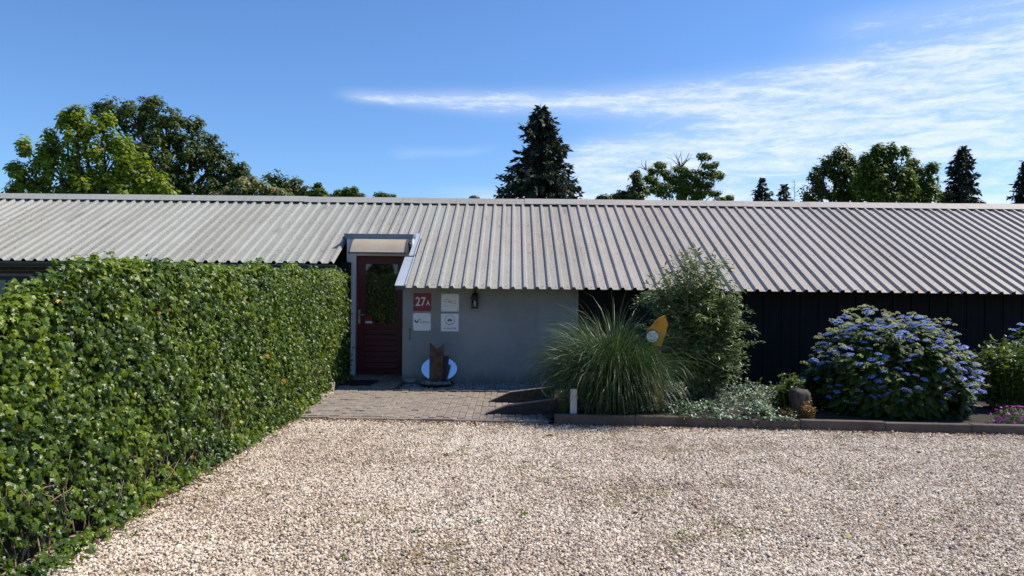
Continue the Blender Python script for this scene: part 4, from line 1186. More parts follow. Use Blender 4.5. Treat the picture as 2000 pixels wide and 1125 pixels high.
tree('locust_tree', 'airy tree with flat leaf pads and bare twigs right of the tall spruce',
     [(1376, 306, 15, 6), (1388, 322, 20, 8), (1396, 343, 18, 12), (1358, 342, 34, 11), (1330, 330, 18, 7), (1290, 322, 16, 6), (1296, 336, 16, 8), (1270, 334, 8, 6), (1290, 371, 34, 16), (1335, 364, 28, 16), (1365, 376, 28, 9), (1396, 377, 12, 4), (1268, 352, 16, 12), (1410, 389, 12, 4), (1425, 386, 6, 4), (1320, 352, 12, 8), (1310, 346, 16, 8), (1348, 356, 30, 12), (1375, 360, 22, 9), (1340, 382, 40, 10)],
     46, G_ROB, 0.15, 2.5, 0.30, 1334, 0.20, 'trees behind the barn', 8, bare_twigs([(1330, 328, 9, 1.1), (1318, 352, 5, 1.2), (1262, 332, 4, 0.7)], 46, 4), flat=0.6, tmean=0.68, limb_k=0.6)
tree('hedge_tree', 'dark leafy tree sloping down left of the airy flat-padded tree', [(1242, 347, 9, 14), (1248, 368, 20, 16), (1215, 382, 28, 9), (1180, 388, 18, 6), (1232, 384, 30, 10)], 43, G_OAK, 0.18, 2.4, 0.3, 1230, 0.16, 'trees behind the barn', 9, tmean=0.55)
tree('maple_tree', 'tall leafy tree at the left of the dense group on the right', [(1640, 305, 16, 20), (1632, 330, 28, 28), (1603, 345, 24, 24), (1650, 355, 42, 36), (1598, 376, 28, 18), (1655, 382, 40, 14), (1575, 388, 10, 8), (1660, 318, 14, 16), (1682, 345, 22, 28), (1688, 374, 26, 24), (1618, 318, 12, 14), (1672, 330, 16, 18)], 42, G_OAK, 0.19, 2.0, 0.34, 1630, 0.22, 'trees behind the barn', 10, tmean=0.78, flat=1.0)
tree('maple_tree', 'leafy tree with upright shoots in the middle of the dense right group', [(1708, 325, 22, 26), (1742, 318, 18, 24), (1725, 350, 42, 36), (1710, 295, 8, 9), (1722, 296, 6, 8), (1742, 293, 8, 9), (1765, 300, 7, 10), (1720, 380, 50, 16), (1690, 345, 18, 24), (1768, 350, 14, 30), (1765, 382, 22, 14), (1690, 310, 9, 12), (1683, 362, 20, 28), (1770, 366, 20, 28)], 40, G_MID, 0.19, 2.0, 0.33, 1724, 0.22, 'trees behind the barn', 11, tmean=0.68, flat=1.0)
tree('maple_tree', 'lower leafy tree at the right of the dense group beside the spruce', [(1790, 338, 20, 24), (1818, 355, 22, 24), (1802, 376, 42, 20), (1778, 318, 8, 9), (1820, 328, 8, 8), (1842, 386, 10, 10), (1772, 350, 14, 26), (1775, 384, 16, 12)], 41, G_MID, 0.19, 2.0, 0.33, 1800, 0.2, 'trees behind the barn', 12, tmean=0.66, flat=1.0)


def conifer(name, label, D, px, top_py, prof, seed, leaf=0.34, step=0.34, droop=0.35, nbr=7, group='trees behind the barn', irregular=0.35, dens=1.0):
    """prof: list of (py, left_px, right_px) half widths in pixels"""
    rs = np.random.RandomState(seed)
    top = at(px, top_py, D); base = top.copy(); base.z = 0.0
    root = empty(name, base, label, 'tree', group)
    MB().tube([base, base.lerp(top, 0.5), top], [0.26, 0.15, 0.015], 8).build('trunk', M['bark'], root)
    k_ = D / FPX
    zs = [at(px, q[0], D).z for q in prof]; lw = [q[1] * k_ for q in prof]; rw = [q[2] * k_ for q in prof]
    Cs, Ns, Tp, Sz, Tt = [], [], [], [], []
    z = top.z - 0.1; br = MB()
    zlow = max(zs[-1] - 1.0, 0.5)
    while z > zlow:
        for j in range(nbr):
            a = rs.uniform(0, 2 * math.pi)
            zi = -z; wl = np.interp(zi, [-q for q in zs], lw); wr = np.interp(zi, [-q for q in zs], rw)
            ca = math.cos(a); L_ = (wr if ca > 0 else wl) * ca * ca + 0.5 * (wl + wr) * (1 - ca * ca)
            L_ *= rs.uniform(1 - irregular, 1.0) if rs.uniform() < 0.8 else rs.uniform(1.0, 1.18)
            if L_ < 0.08: L_ = 0.08
            n_ = max(4, int(L_ / 0.07 * dens)); t = rs.uniform(0.12, 1, n_) ** 0.7
            dirv = np.array([ca, math.sin(a), 0.0])
            p = np.array([top.x, top.y, z]) + np.outer(t * L_, dirv)
            p[:, 2] += -droop * L_ * (t ** 1.5) + 0.16 * L_ * np.clip(t - 0.75, 0, 1) * 2
            p += rs.normal(0, 0.07, p.shape) * (0.4 + L_ * 0.25)
            Cs.append(p); Ns.append(rs.normal(0, 0.5, p.shape) + np.array([0, -0.2, 0.6]))
            Tp.append(np.tile(dirv * 0.8 + np.array([0, 0, -0.55]), (n_, 1)) + rs.normal(0, 0.45, p.shape))
            Sz.append(leaf * rs.uniform(0.5, 1.2, n_)); Tt.append(np.clip(0.45 + rs.normal(0, 0.15) + rs.normal(0, 0.15, n_) + 0.15 * (t - 0.6), 0, 1))
            if L_ > 0.3 and j % 2 == 0:
                br.tube([Vector((top.x, top.y, z)), Vector((top.x + dirv[0] * L_ * .5, top.y + dirv[1] * L_ * .5, z - droop * L_ * .3)), Vector((top.x + dirv[0] * L_ * .95, top.y + dirv[1] * L_ * .95, z - droop * L_ * .85))], [0.03, 0.02, 0.006], 4)
        z -= step / 2.6 * rs.uniform(0.7, 1.3)
    V, F, tv = leaves(T_NEEDLE, np.concatenate(Cs) - np.array(base), np.concatenate(Ns), np.concatenate(Tp), np.concatenate(Sz), np.concatenate(Tt), wid=np.full(sum(len(c) for c in Cs), 1.5))
    link('crown', big_mesh('crown', V, F, G_CON, tv), root)
    br.build('branches', M['bark'], root)
    return root

conifer('spruce_tree', 'tall dark shaggy spruce rising above the ridge near the centre', 34, 1060, 207, [(207, 2, 3), (222, 22, 14), (236, 46, 22), (262, 42, 40), (285, 44, 60), (305, 54, 50), (325, 84, 66), (345, 78, 62), (370, 90, 78), (400, 92, 88)], 3, 0.30, 0.36, 0.30, 10, irregular=0.62, dens=2.4)
conifer('spruce_tree', 'slender dark spruce near the right edge of the photo', 38, 1880, 284, [(284, 1, 1), (300, 12, 14), (312, 18, 16), (330, 22, 22), (350, 24, 26), (370, 30, 30), (400, 36, 36)], 4, 0.24, 0.34, 0.22, 10, irregular=0.5, dens=2.3)
conifer('spruce_tree', 'dark spruce cut off by the right edge of the photo', 38, 2004, 312, [(312, 1, 1), (330, 10, 10), (350, 15, 15), (370, 22, 22), (400, 30, 30)], 5, 0.24, 0.34, 0.22, 10, irregular=0.45, dens=2.3)
conifer('young_conifer', 'taller of two small spiky conifers peeking over the ridge', 48, 1489, 347, [(347, 1, 1), (360, 6, 7), (375, 14, 14), (395, 18, 22)], 6, 0.30, 0.34, -0.15, 6, irregular=0.6, dens=1.8)
conifer('young_conifer', 'shorter of two small spiky conifers peeking over the ridge', 48, 1531, 359, [(359, 1, 1), (370, 7, 8), (385, 12, 12), (400, 14, 14)], 7, 0.28, 0.34, -0.1, 6, irregular=0.5, dens=1.8)
# bare sapling
bs = at(1552, 352, 48); bb = bs.copy(); bb.z = 0
sap = empty('bare_sapling', bb, 'thin leafless sapling beside the small conifers on the ridge', 'tree')
mb = MB().tube([bb, bs], [0.05, 0.012], 5); rs = np.random.RandomState(3)
for k in range(18):
    z = bs.z - 0.1 - k * 0.09; s_ = rs.choice((-1, 1)); p = Vector((bs.x, bs.y, z)); mb.tube([p, p + Vector((s_ * rs.uniform(0.15, 0.4), 0, rs.uniform(0.0, 0.15)))], [0.012, 0.006], 4)
mb.build('trunk', M['bark'], sap)
# trees behind the photographer, seen mirrored in the door pane
for (xx, yy, hh, ww, lab, sd) in ((-9.6, -26, 3.7, 1.0, 'dark tree mirrored in the middle of the red door pane', 31), (-7.2, -27, 2.7, 2.6, 'lower dark tree mirrored at the right of the red door pane', 32), (-12.2, -24, 2.8, 2.2, 'dark tree mirrored at the left of the red door pane', 33)):
    root = empty('yard_tree', (xx, yy, 0), lab, 'tree', 'trees mirrored in the door pane'); rs = np.random.RandomState(sd)
    MB().tube([(xx, yy, 0), (xx, yy, hh * 0.5), (xx, yy, hh * 0.9)], [0.18, 0.14, 0.03], 7).build('trunk', M['bark'], root)
    u = nrm(rs.normal(size=(4200, 3))) * rs.uniform(0.3, 1, (4200, 1)) ** 0.4 * np.array([ww, ww, hh * 0.42]); u *= (1 + 0.15 * smooth_noise(u[:, 0] * 1.0, u[:, 2] * 1.0, sd, 1.6))[:, None]
    V, F, tv = leaves(T_DIAM, u + np.array([0, 0, hh * 0.58]), u + rs.normal(0, 0.5, u.shape), rs.normal(0, 1, u.shape), np.full(len(u), 0.3), np.clip(rs.normal(0.5, 0.15, len(u)), 0, 1))
    link('crown', big_mesh('crown', V, F, G_OAK, tv), root)

# ------------------------------------------------------------------ planting bed
BZ = 0.07
# ornamental grass
M['blade'] = leaf_mat('grass_blade', [(0, (0.018, 0.042, 0.012)), (0.5, (0.055, 0.100, 0.032)), (0.85, (0.12, 0.165, 0.06)), (1, (0.26, 0.26, 0.14))], 0.42, 0.30, 0.5, (1.1, 1.2, 0.6))
gc = at(1200, 800, 9.95)
gobj = empty('ornamental_grass', (gc.x, 9.95, BZ), 'large fountain of arching ornamental grass in front of the grey wall corner', 'grass')
def grass(N, seed, rmax, lmin, lmax, spread, wd=0.0038):
    rs = np.random.RandomState(seed); K = 9
    phi = rs.uniform(0, 2 * math.pi, N); rad = rmax * np.sqrt(rs.uniform(0, 1, N))
    pos = np.stack([rad * np.cos(phi), rad * np.sin(phi) * 0.8, np.zeros(N)], 1)
    ph2 = phi + rs.normal(0, 0.45, N); ln = rs.uniform(lmin, lmax, N) * (1 - 0.22 * rad / rmax); ex = rs.uniform(1.3, 3.2, N)
    a0 = np.abs(rs.normal(0.03, 0.07, N)) + 0.42 * (rad / rmax) ** 1.6; a1 = rs.uniform(1.0, 3.0, N) * spread * (0.70 + 0.35 * rad / rmax)
    w = wd * rs.uniform(0.6, 1.3, N); tint = np.clip(rs.normal(0.42, 0.18, N), 0, 0.9); tint = np.where(rs.uniform(0, 1, N) < 0.03, 0.97, tint)
    d = np.stack([np.cos(ph2), np.sin(ph2), np.zeros(N)], 1); side = np.stack([-np.sin(ph2), np.cos(ph2), np.zeros(N)], 1)
    tw = rs.normal(0, 0.6, N)
    V = np.zeros((N, 2 * K, 3)); p = pos.copy()
    for k in range(K):
        t = k / (K - 1)
        al = a0 + a1 * t ** ex
        if k: p = p + (d * np.sin(al)[:, None] + np.array([0, 0, 1.0]) * np.cos(al)[:, None]) * (ln / (K - 1))[:, None]
        ww = w * (1 - t ** 2.2) + 0.0004
        up = d * np.cos(al)[:, None] - np.array([0, 0, 1.0]) * np.sin(al)[:, None]
        sd = side * np.cos(tw)[:, None] + up * np.sin(tw)[:, None]
        V[:, 2 * k] = p - sd * ww[:, None]; V[:, 2 * k + 1] = p + sd * ww[:, None]
    V[..., 2] = np.maximum(V[..., 2], 0.01)
    w_ = np.mod(ph2 + math.pi, 2 * math.pi) - math.pi                 # the clump is thinner towards the figure on its right
    keep = ~((w_ > -0.85) & (w_ < 0.5) & (rs.uniform(0, 1, N) < 0.72)); V = V[keep]; tint = tint[keep]; N = len(V)
    F = np.array([(2 * k, 2 * k + 1, 2 * k + 3, 2 * k + 2) for k in range(K - 1)])
    F = (F[None] + (np.arange(N) * 2 * K)[:, None, None]).reshape(-1, 4)
    return V.reshape(-1, 3), F, np.repeat(tint, 2 * K)
V, F, tv = grass(9500, 1, 0.31, 0.5, 1.88, 1.0)
props(link('blades', big_mesh('blades', V, F, M['blade'], tv, True), gobj), kind='stuff')

def stems_and_leaves(root, base, stems, mat, T, size, per, seed, wid=None, tm=0.5, tv_=0.15, start=0.25, droop=-0.2, stem_mat='twig', stem_r=0.008, jit=0.02, tipup=0.35):
    """stems: list of lists of world points; leaves in pairs along each"""
    rs = np.random.RandomState(seed); mb = MB(); C, N_, Tp, Sz, Tt = [], [], [], [], []
    for pts in stems:
        P = np.array([tuple(p) for p in pts]); seg = np.linalg.norm(np.diff(P, axis=0), axis=1); L_ = seg.sum(); cum = np.r_[0, np.cumsum(seg)] / L_
        mb.tube(pts, [stem_r * (1 - 0.8 * c) for c in cum], 4)
        n_ = max(3, int(per * L_)); t = np.sort(rs.uniform(start, 1.0, n_))
        p = np.stack([np.interp(t, cum, P[:, k]) for k in range(3)], 1)
        a = rs.uniform(0, 6.28, n_)
        out = np.stack([np.cos(a), np.sin(a), rs.normal(tipup, 0.35, n_)], 1)
        ax = nrm(P[-1] - P[max(0, len(P) - 2)]); near = (t > 0.93)[:, None]
        out = np.where(near, out * 0.7 + ax * 0.8, out); out[:, 2] += droop
        C.append(p + rs.normal(0, jit, p.shape)); Tp.append(out); nn_ = np.tile([0, -0.1, 1.0], (n_, 1)) + rs.normal(0, 0.4, (n_, 3)); N_.append(nn_)
        Sz.append(size * rs.uniform(0.55, 1.2, n_) * (1 - 0.25 * t)); Tt.append(np.clip(rs.normal(tm, tv_, n_) + 0.2 * (t - 0.6), 0, 1))
    C = np.concatenate(C)
    V, F, tvv = leaves(T, C - np.array(base), np.concatenate(N_), np.concatenate(Tp), np.concatenate(Sz), np.concatenate(Tt))
    props(link('foliage', big_mesh('foliage', V, F, mat, tvv), root), kind='stuff')
    mb.build('stems', M[stem_mat], root)

# tall shrub with narrow leaves
M['shrub'] = leaf_mat('narrow_grey_green_leaf', [(0, (0.035, 0.060, 0.018)), (0.5, (0.105, 0.155, 0.045)), (0.85, (0.19, 0.25, 0.07)), (1, (0.30, 0.32, 0.22))], 0.42, 0.28, 0.45, (1.1, 1.25, 0.5))
sb = at(1368, 790, 10.45); sb.z = BZ
shr = empty('tall_shrub', sb, 'tall loose shrub with narrow grey-green leaves reaching over the roof edge', 'shrub')
rs = np.random.RandomState(12); stems = []
for k in range(215):
    # aim points spread through the crown outline
    u = rs.uniform(0, 1); a = rs.uniform(0, 2 * math.pi); rr_ = math.sqrt(rs.uniform(0, 1))
    if k < 120: tx, ty, rx, ry = 1354, 575, 95, 92
    elif k < 165: tx, ty, rx, ry = 1400, 650, 68, 72
    elif k < 177: tx, ty, rx, ry = 1280, 580, 40, 20
    else: tx, ty, rx, ry = 1385, 705, 66, 58
    e_ = at(tx + rr_ * rx * math.cos(a), ty - rr_ * ry * math.sin(a), 10.45 + rs.uniform(-0.55, 0.35))
    b0 = sb + Vector((rs.normal(0, 0.10), rs.normal(0, 0.10), 0)); L_ = (e_ - b0).length
    m1 = b0.lerp(e_, 0.4) + Vector(((b0.x - e_.x) * 0.22, (b0.y - e_.y) * 0.15, 0.10 * L_)); m2 = b0.lerp(e_, 0.75) + Vector(((b0.x - e_.x) * 0.08, 0, 0.07 * L_))
    stems.append([b0, m1, m2, e_])
    for j in range(2):
        q = m1.lerp(m2, rs.uniform(0.2, 1)); w = Vector((rs.normal(0, 0.22), rs.normal(0, 0.2), rs.uniform(0.0, 0.22))); stems.append([q, q + w * 0.6 + Vector((0, 0, 0.03)), q + w])
for (px, py) in ((1345, 478), (1395, 488), (1310, 500), (1288, 515), (1420, 505), (1430, 520), (1482, 650), (1470, 640), (1455, 700), (1240, 585), (1235, 600), (1458, 600), (1360, 482), (1330, 486), (1455, 715)):
    e_ = at(px, py, 10.4); b0 = at(1360 + (px - 1360) * 0.35, max(py + 70, 560) if py < 560 else py - 20, 10.4); stems.append([b0, b0.lerp(e_, 0.6) + Vector((0, 0, 0.06)), e_])
stems_and_leaves(shr, sb, stems, M['shrub'], T_LANCE, 0.118, 58, 5, tm=0.52, tv_=0.17, start=0.30, droop=-0.35, stem_r=0.007)

# hydrangea
M['hyd_leaf'] = leaf_mat('hydrangea_leaf', [(0, (0.014, 0.030, 0.008)), (0.5, (0.042, 0.075, 0.013)), (0.85, (0.095, 0.14, 0.02)), (1, (0.17, 0.20, 0.03))], 0.55, 0.32, 0.3)
def petal_mat(name, c0, c1, transl=0.25):
    return leaf_mat(name, [(0, c0), (1, c1)], 0.6, transl, 0.25, (1, 1, 1.05))
M['blue_petal'] = petal_mat('blue_petal', (0.10, 0.18, 0.55), (0.34, 0.44, 0.80))
M['violet_petal'] = petal_mat('violet_petal', (0.15, 0.19, 0.56), (0.40, 0.43, 0.80))
M['cream_petal'] = petal_mat('cream_bud', (0.44, 0.48, 0.14), (0.74, 0.74, 0.38))
M['pink_petal'] = petal_mat('magenta_petal', (0.34, 0.03, 0.33), (0.62, 0.12, 0.55))
def flower_head(kind, seed):
    rs = np.random.RandomState(seed); C, N_, T_, S_, t_ = [], [], [], [], []
    if kind != 'cream':
        nf = 10
        for k in range(nf):
            a = 2 * math.pi * k / nf + rs.uniform(-.2, .2); r_ = rs.uniform(0.042, 0.062); c = np.array([r_ * math.cos(a), r_ * math.sin(a), rs.uniform(-0.012, 0.004)])
            for j in range(4):
                b = j * math.pi / 2 + rs.uniform(0, 1.5); C.append(c); N_.append((math.cos(a) * .35, math.sin(a) * .35, 1)); T_.append((math.cos(b), math.sin(b), 0.0)); S_.append(rs.uniform(0.019, 0.027)); t_.append(rs.uniform(0.0, 0.8))
        for k in range(40):
            a = rs.uniform(0, 6.28); r_ = 0.045 * math.sqrt(rs.uniform()); C.append((r_ * math.cos(a), r_ * math.sin(a), 0.006 + 0.008 * (1 - r_ / .04))); N_.append((rs.normal(0, .5), rs.normal(0, .5), 1)); T_.append((rs.normal(), rs.normal(), 0.3)); S_.append(0.015); t_.append(rs.uniform(0.75, 1))
    else:
        for k in range(48):
            a = rs.uniform(0, 6.28); r_ = 0.05 * math.sqrt(rs.uniform()); C.append((r_ * math.cos(a), r_ * math.sin(a), 0.032 * (1 - (r_ / .05) ** 2) + rs.uniform(-0.006, 0.006))); N_.append((rs.normal(0, .8) + 8 * r_ * math.cos(a), rs.normal(0, .8) + 8 * r_ * math.sin(a), 1)); T_.append((rs.normal(), rs.normal(), 0.3)); S_.append(0.014); t_.append(rs.uniform(0, 1))
    V, F, tv = leaves(T_DIAM, np.array(C, float), np.array(N_, float), np.array(T_, float), np.array(S_), np.array(t_), wid=np.full(len(C), 1.35))
    return V, F, tv
HEADS = {}
for kd, mt in (('blue', 'blue_petal'), ('violet', 'violet_petal'), ('cream', 'cream_petal')):
    HEADS[kd] = [big_mesh('flower_head', *flower_head(kd, s_)[:2], M[mt], flower_head(kd, s_)[2]) for s_ in range(3)]

def hydrangea(center, rx, ry, rz, nleaf, nblue, ncream, label, seed, leafmat, group=None):
    rs = np.random.RandomState(seed)
    root = empty('hydrangea_bush', (center.x, center.y, BZ), label, 'bush', group)
    def surf(u):
        """u: unit vectors with z>=0 -> point on the bumpy dome"""
        e_ = np.sign(u) * np.abs(u) ** np.array([0.85, 0.85, 0.8])
        k = 1 + 0.075 * smooth_noise(u[:, 0] * 3, u[:, 2] * 3 + u[:, 1] * 2, seed, 1.3)
        p = e_ * np.array([rx, ry, rz]) * k[:, None]
        p[:, :2] *= np.clip(0.80 + p[:, 2:3] / rz * 0.7, 0.8, 1.0)
        return p
    n_ = nleaf; u = nrm(rs.normal(size=(n_, 3))); u[:, 2] = np.abs(u[:, 2]); sh = rs.uniform(0.72, 1.0, n_) ** 0.6
    p = surf(u) * sh[:, None]; p[:, 2] = np.maximum(p[:, 2], 0.03)
    nn_ = u * 0.6 + np.array([0, 0, 0.7]) + rs.normal(0, 0.3, u.shape); tp = u * np.array([1, 1, 0.2]) + np.array([0, 0, -0.35]) + rs.normal(0, 0.4, u.shape)
    V, F, tv = leaves(T_OVAL, p, nn_, tp, rs.uniform(0.085, 0.145, n_), np.clip(rs.normal(0.45, 0.17, n_), 0, 1))
    props(link('foliage', big_mesh('foliage', V, F, leafmat, tv), root), kind='stuff')
    mb = MB()
    for k in range(26):
        uu = nrm(rs.normal(size=(1, 3))); uu[:, 2] = np.abs(uu[:, 2]); e_ = surf(uu)[0] * 0.9; mb.add(*(lambda m_: (m_.v, m_.f))(MB().tube([(e_[0] * .12, e_[1] * .12, 0), (e_[0] * .6, e_[1] * .6, e_[2] * .55), tuple(e_)], [0.009, 0.007, 0.004], 4)))
    link('stems', mb.mesh('stems', M['twig']), root)
    placed = []
    for kd, cnt in (('blue', nblue), ('cream', ncream)):
        tries = 0; got = 0
        while got < cnt and tries < cnt * 40:
            tries += 1
            uu = nrm(rs.normal(size=(1, 3))); uu[:, 2] = abs(uu[0, 2])
            if uu[0, 1] > 0.45: continue                                   # the far side is not seen
            if kd == 'cream' and rs.uniform() > 0.12 + 0.9 * uu[0, 2] ** 1.5 + 0.25 * max(uu[0, 0], 0): continue
            if kd == 'blue' and rs.uniform() > 0.42 + 0.5 * uu[0, 2] + 0.25 * max(uu[0, 0], 0): continue
            q = surf(uu)[0] * (1.05 if kd == 'blue' else 1.075) + np.array([0, 0, 0.02 if kd == 'blue' else 0.03])
            if q[2] < 0.12: continue
            if any((q[0] - a) ** 2 + (q[1] - b) ** 2 + (q[2] - c) ** 2 < (0.085 if kd == 'blue' else 0.066) ** 2 for a, b, c in placed): continue
            placed.append(tuple(q)); got += 1
            kk = kd if kd == 'cream' else ('violet' if rs.uniform() < 0.25 + 0.3 * max(uu[0, 0], 0) else 'blue')
            o = link('flower_head' if kd == 'blue' else 'bud_head', HEADS[kk][rs.randint(3)], root, tuple(q), (uu[0, 1] * -0.35 + rs.normal(0, .14), uu[0, 0] * 0.35 + rs.normal(0, .14), rs.uniform(0, 6.28)))
            s_ = rs.uniform(0.66, 0.98) if kd == 'blue' else rs.uniform(0.62, 1.0); o.scale = (s_,) * 3
    return root
hydrangea(Vector((at(1734, 700, 10.15).x, 10.15, BZ)), 1.04, 0.90, 1.21, 7000, 220, 200, 'big round hydrangea bush full of blue lacecap flowers and cream buds', 3, M['hyd_leaf'])
hydrangea(Vector((at(2030, 700, 11.3).x, 11.3, BZ)), 0.60, 0.6, 1.06, 1500, 22, 10, 'smaller hydrangea with few blue flowers, cut off by the right edge', 8, M['hyd_leaf'])

# leafy green bush right of the hydrangea
M['bush'] = leaf_mat('fresh_green_leaf', [(0, (0.026, 0.048, 0.008)), (0.5, (0.085, 0.135, 0.012)), (0.85, (0.15, 0.21, 0.018)), (1, (0.22, 0.27, 0.03))], 0.42, 0.4, 0.4)
def stem_bush(name, label, center, rx, ry, h, n_st, leaf, mat, seed, T=T_OVAL, per=34, tm=0.5, cat='bush', start=0.2, droop=-0.1):
    rs = np.random.RandomState(seed); root = empty(name, center, label, cat); st_ = []
    for k in range(n_st):
        a = rs.uniform(0, 6.28); r_ = math.sqrt(rs.uniform()); hh = h * (1 - 0.35 * r_ * r_) * rs.uniform(0.75, 1.05)
        e_ = center + Vector((rx * r_ * math.cos(a), ry * r_ * math.sin(a), hh)); b0 = center + Vector((rx * 0.45 * r_ * math.cos(a), ry * 0.45 * r_ * math.sin(a), 0))
        st_.append([b0, b0.lerp(e_, 0.55) + Vector((0, 0, 0.04)), e_])
    stems_and_leaves(root, center, st_, mat, T, leaf, per, seed, tm=tm, start=start, droop=droop, stem_r=0.005)
    return root
stem_bush('leafy_bush', 'fresh green leafy bush between hydrangea and right edge', Vector((at(1978, 780, 10.35).x, 10.35, BZ)), 0.66, 0.45, 1.02, 130, 0.095, M['bush'], 4, per=44)
stem_bush('small_bush', 'small glossy green bush behind the stump, left of the hydrangea', Vector((at(1540, 790, 9.85).x, 9.85, BZ)), 0.24, 0.2, 0.56, 34, 0.10, M['bush'], 5, per=34, tm=0.45)
M['orange_leaf'] = leaf_mat('orange_leaf', [(0, (0.11, 0.07, 0.012)), (0.5, (0.30, 0.17, 0.022)), (1, (0.50, 0.25, 0.04))], 0.5, 0.3, 0.3, (1.2, 1.0, 0.5))
M['olive_leaf'] = leaf_mat('olive_leaf', [(0, (0.06, 0.05, 0.010)), (0.5, (0.15, 0.115, 0.02)), (1, (0.24, 0.18, 0.035))], 0.5, 0.3, 0.3, (1.2, 1.0, 0.5))
stem_bush('stonecrop_plant', 'small orange plant at the right foot of the stump', Vector((at(1576, 815, 9.22).x, 9.22, BZ)), 0.10, 0.08, 0.27, 26, 0.035, M['orange_leaf'], 6, per=90, cat='plant', start=0.1)
stem_bush('stonecrop_plant', 'small olive plant at the left foot of the stump', Vector((at(1540, 815, 9.22).x, 9.22, BZ)), 0.12, 0.08, 0.16, 30, 0.03, M['olive_leaf'], 7, per=110, cat='plant', start=0.1)
stem_bush('upright_herb', 'single upright pale herb rising from the low ground cover', Vector((at(1482, 800, 9.7).x, 9.7, BZ)), 0.07, 0.05, 0.46, 7, 0.085, M['shrub'], 9, T=T_LANCE, per=34, tm=0.8, cat='plant')
stem_bush('leafy_herb', 'broad-leaved green herb in the ground cover near the kerb', Vector((at(1492, 815, 9.4).x, 9.4, BZ)), 0.08, 0.06, 0.26, 9, 0.10, M['bush'], 10, T=T_LANCE, per=34, tm=0.9, cat='plant')
stem_bush('kerb_herb', 'small leafy plant between the dark board and the white post', Vector((at(1101, 812, 9.6).x, 9.62, BZ)), 0.08, 0.06, 0.22, 10, 0.05, M['bush'], 14, per=40, tm=0.6, cat='plant')

# low ground cover
M['cover'] = leaf_mat('pale_ground_cover_leaf', [(0, (0.025, 0.05, 0.028)), (0.4, (0.07, 0.12, 0.062)), (0.75, (0.18, 0.25, 0.15)), (1, (0.42, 0.47, 0.36))], 0.4, 0.22, 0.5)
n_ = 15500
x = rng.uniform(0.75, 4.1, n_); y = rng.uniform(9.0, 11.7, n_)
hgt = np.clip(0.17 + 0.06 * smooth_noise(x, y, 6, 0.5), 0.04, 0.4) * np.clip((4.2 - x) / 0.3, 0.1, 1)
kp = ((x < 3.42) | (y > 9.75)) & (y > KA.y + (x - KA.x) * KD.y / KD.x + 0.02) & (rng.uniform(0, 1, n_) < 0.55 + 0.4 * smooth_noise(x, y, 4, 0.6))
x, y, hgt = x[kp], y[kp], hgt[kp]; n_ = len(x)
z = BZ + hgt * rng.uniform(0.2, 1, n_) ** 0.5
P = np.stack([x, y, z], 1)
over = 420                                                      # sprigs trailing over the kerb
xo = rng.uniform(2.1, 3.5, over); yo = KA.y + (xo - KA.x) * KD.y / KD.x - 0.06 + rng.uniform(-0.02, 0.10, over)
cl = smooth_noise(xo, xo * 0, 3, 0.35) > 0.35
P = np.concatenate([P, np.stack([xo, yo, 0.10 + rng.uniform(-0.08, 0.08, over) * cl + 0.04], 1)]); n_ = len(P)
tn = np.clip(0.46 - 0.3 * np.clip((2.3 - P[:, 0]) / 0.5, 0, 1) + 0.22 * smooth_noise(P[:, 0], P[:, 1], 13, 0.7) + rng.normal(0, 0.18, n_), 0, 1)
V, F, tv = leaves(T_OVAL, P, np.tile([0, -0.25, 1.0], (n_, 1)) + rng.normal(0, 0.4, (n_, 3)), rng.normal(0, 1, (n_, 3)), rng.uniform(0.028, 0.05, n_), tn)
props(link('ground_cover', big_mesh('ground_cover', V, F, M['cover'], tv)), 'mat of pale green ground cover plants behind the kerb beside the shrub', 'ground cover', kind='stuff')
# magenta flowers at the right edge
pc = Vector((at(1985, 825, 9.2).x, 9.2, BZ))
pf = empty('pink_flower_cushion', pc, 'cushion of magenta flowers behind the kerb at the right edge', 'flowers')
n_ = 1500; u = nrm(rng.normal(size=(n_, 3))); u[:, 2] = np.abs(u[:, 2]); p = u * np.array([0.33, 0.22, 0.21]) * rng.uniform(0.6, 1, (n_, 1))
V, F, tv = leaves(T_LANCE, p, u + rng.normal(0, .4, u.shape), rng.normal(0, 1, u.shape) + np.array([0, 0, .5]), rng.uniform(0.025, 0.04, n_), np.clip(rng.normal(0.5, .2, n_), 0, 1))
props(link('foliage', big_mesh('foliage', V, F, M['shrub'], tv), pf), kind='stuff')
fl_me = None
C, N2, T2, S2, t2 = [], [], [], [], []
for k in range(8):
    a = k * math.pi / 4; C.append((0, 0, 0)); N2.append((0, 0, 1)); T2.append((math.cos(a), math.sin(a), 0.15)); S2.append(0.019); t2.append(0.3 + 0.09 * k)
V, F, tv = leaves(T_DIAM, np.array(C, float), np.array(N2, float), np.array(T2, float), np.array(S2), np.array(t2)); fl_me = big_mesh('flower', V, F, M['pink_petal'], tv)
for k in range(95):
    uu = nrm(rng.normal(size=3)); uu[2] = abs(uu[2])
    if uu[1] > 0.5: uu[1] *= -1
    link('flower', fl_me, pf, tuple(uu * np.array([0.35, 0.24, 0.225])), (-uu[1] * 0.8, uu[0] * 0.8, rng.uniform(0, 6)))

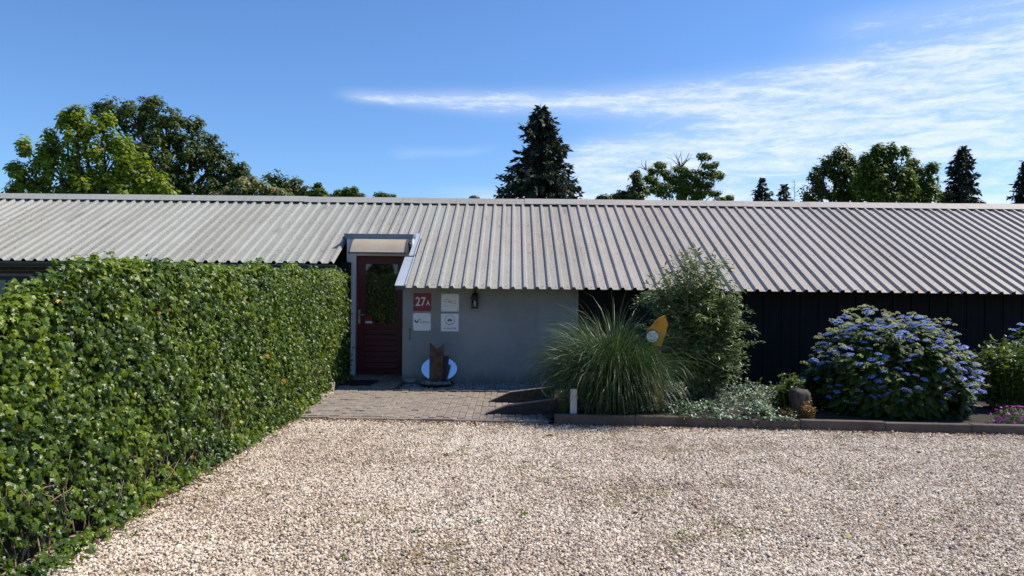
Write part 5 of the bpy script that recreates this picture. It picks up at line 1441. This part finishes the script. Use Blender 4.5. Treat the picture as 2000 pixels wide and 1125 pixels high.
# ------------------------------------------------------------------ litter on the gravel
M['litter'] = leaf_mat('dead_leaf', [(0, (0.09, 0.05, 0.028)), (0.45, (0.22, 0.115, 0.055)), (0.8, (0.34, 0.19, 0.09)), (1, (0.42, 0.34, 0.10))], 0.7, 0.15, 0.25)
n_ = 900
y = rng.uniform(3.6, 9.3, n_); x = np.where(rng.uniform(0, 1, n_) < 0.66, HX + 0.04 + np.abs(rng.normal(0, 0.10, n_)), rng.uniform(-2.6, 5.5, n_))
m_k = rng.uniform(0, 1, n_) < 0.25
y = np.where(m_k, kerb_y(x) - 0.12 - np.abs(rng.normal(0, 0.12, n_)), y)
x = np.where(m_k, rng.uniform(-2.6, 6, n_), x); y = np.where(m_k, np.where(x < KA.x, 9.36 - (x + 2.72) * .0555, kerb_y(x) - 0.06) - np.abs(rng.normal(0, 0.14, n_)), y)
V, F, tv = leaves(T_OVAL, np.stack([x, y, rng.uniform(0.012, 0.03, n_)], 1), np.array([0, 0, 1.0]) + rng.normal(0, 0.35, (n_, 3)), rng.normal(0, 1, (n_, 3)), rng.uniform(0.02, 0.055, n_), rng.uniform(0, 1, n_))
props(link('leaf_litter', big_mesh('leaf_litter', V, F, M['litter'], tv)), 'scattered dry brown leaves on the gravel and along the hedge foot', 'leaves', kind='stuff')
n_ = 1500
x = rng.uniform(-2.7, 6.6, n_); y = np.where(x < KA.x, 9.37 - (x + 2.72) * .0555, kerb_y(x) - 0.07) - np.abs(rng.normal(0, 0.10, n_)) * (0.6 + 0.5 * smooth_noise(x, x * 0, 15, 0.9))
V, F, tv = leaves(T_OVAL, np.stack([x, y, rng.uniform(0.010, 0.022, n_)], 1), np.array([0, 0, 1.0]) + rng.normal(0, 0.35, (n_, 3)), rng.normal(0, 1, (n_, 3)), rng.uniform(0.010, 0.035, n_), rng.uniform(0, 0.75, n_))
props(link('kerb_litter', big_mesh('kerb_litter', V, F, M['litter'], tv)), 'brown crumbs of dead leaves and soil along the foot of the kerb', 'litter', kind='stuff')
# weeds and green leaves
spots = [(930, 1018, 9), (815, 1040, 8), (1022, 1004, 8), (878, 1010, 4), (672, 1095, 6), (260, 1050, 7), (282, 1010, 6), (135, 1108, 8), (915, 872, 6), (805, 897, 5), (870, 890, 10), (1075, 852, 14), (1088, 822, 8), (625, 846, 5), (695, 880, 4), (900, 882, 6), (1445, 1050, 9), (1400, 1020, 4), (1410, 950, 6), (1330, 1040, 5), (795, 822, 8), (690, 822, 5), (640, 820, 6), (600, 822, 9), (855, 828, 5), (350, 960, 6), (1765, 1066, 4), (1830, 1020, 5)]
C, N2, T2, S2, t2 = [], [], [], [], []
for (px, py, k_) in spots:
    d = CAMR @ Vector(((px - 1000) / FPX, (562.5 - py) / FPX, -1)); g = CAM + d * (CAM.z / -d.z)
    for j in range(k_ * 2):
        a = rng.uniform(0, 6.28); C.append((g.x + rng.normal(0, 0.018), g.y + rng.normal(0, 0.03), rng.uniform(0.005, 0.02))); T2.append((math.cos(a), math.sin(a), rng.uniform(0.2, 1.1))); N2.append((rng.normal(0, .3), rng.normal(0, .3), 1)); S2.append(rng.uniform(0.025, 0.055)); t2.append(np.clip(rng.normal(0.6, 0.2), 0, 1))
V, F, tv = leaves(T_LANCE, np.array(C), np.array(N2), np.array(T2), np.array(S2), np.array(t2), wid=np.full(len(C), 1.5))
props(link('weeds', big_mesh('weeds', V, F, M['bush'], tv)), 'tiny green weeds growing here and there through the gravel', 'weeds', kind='stuff')
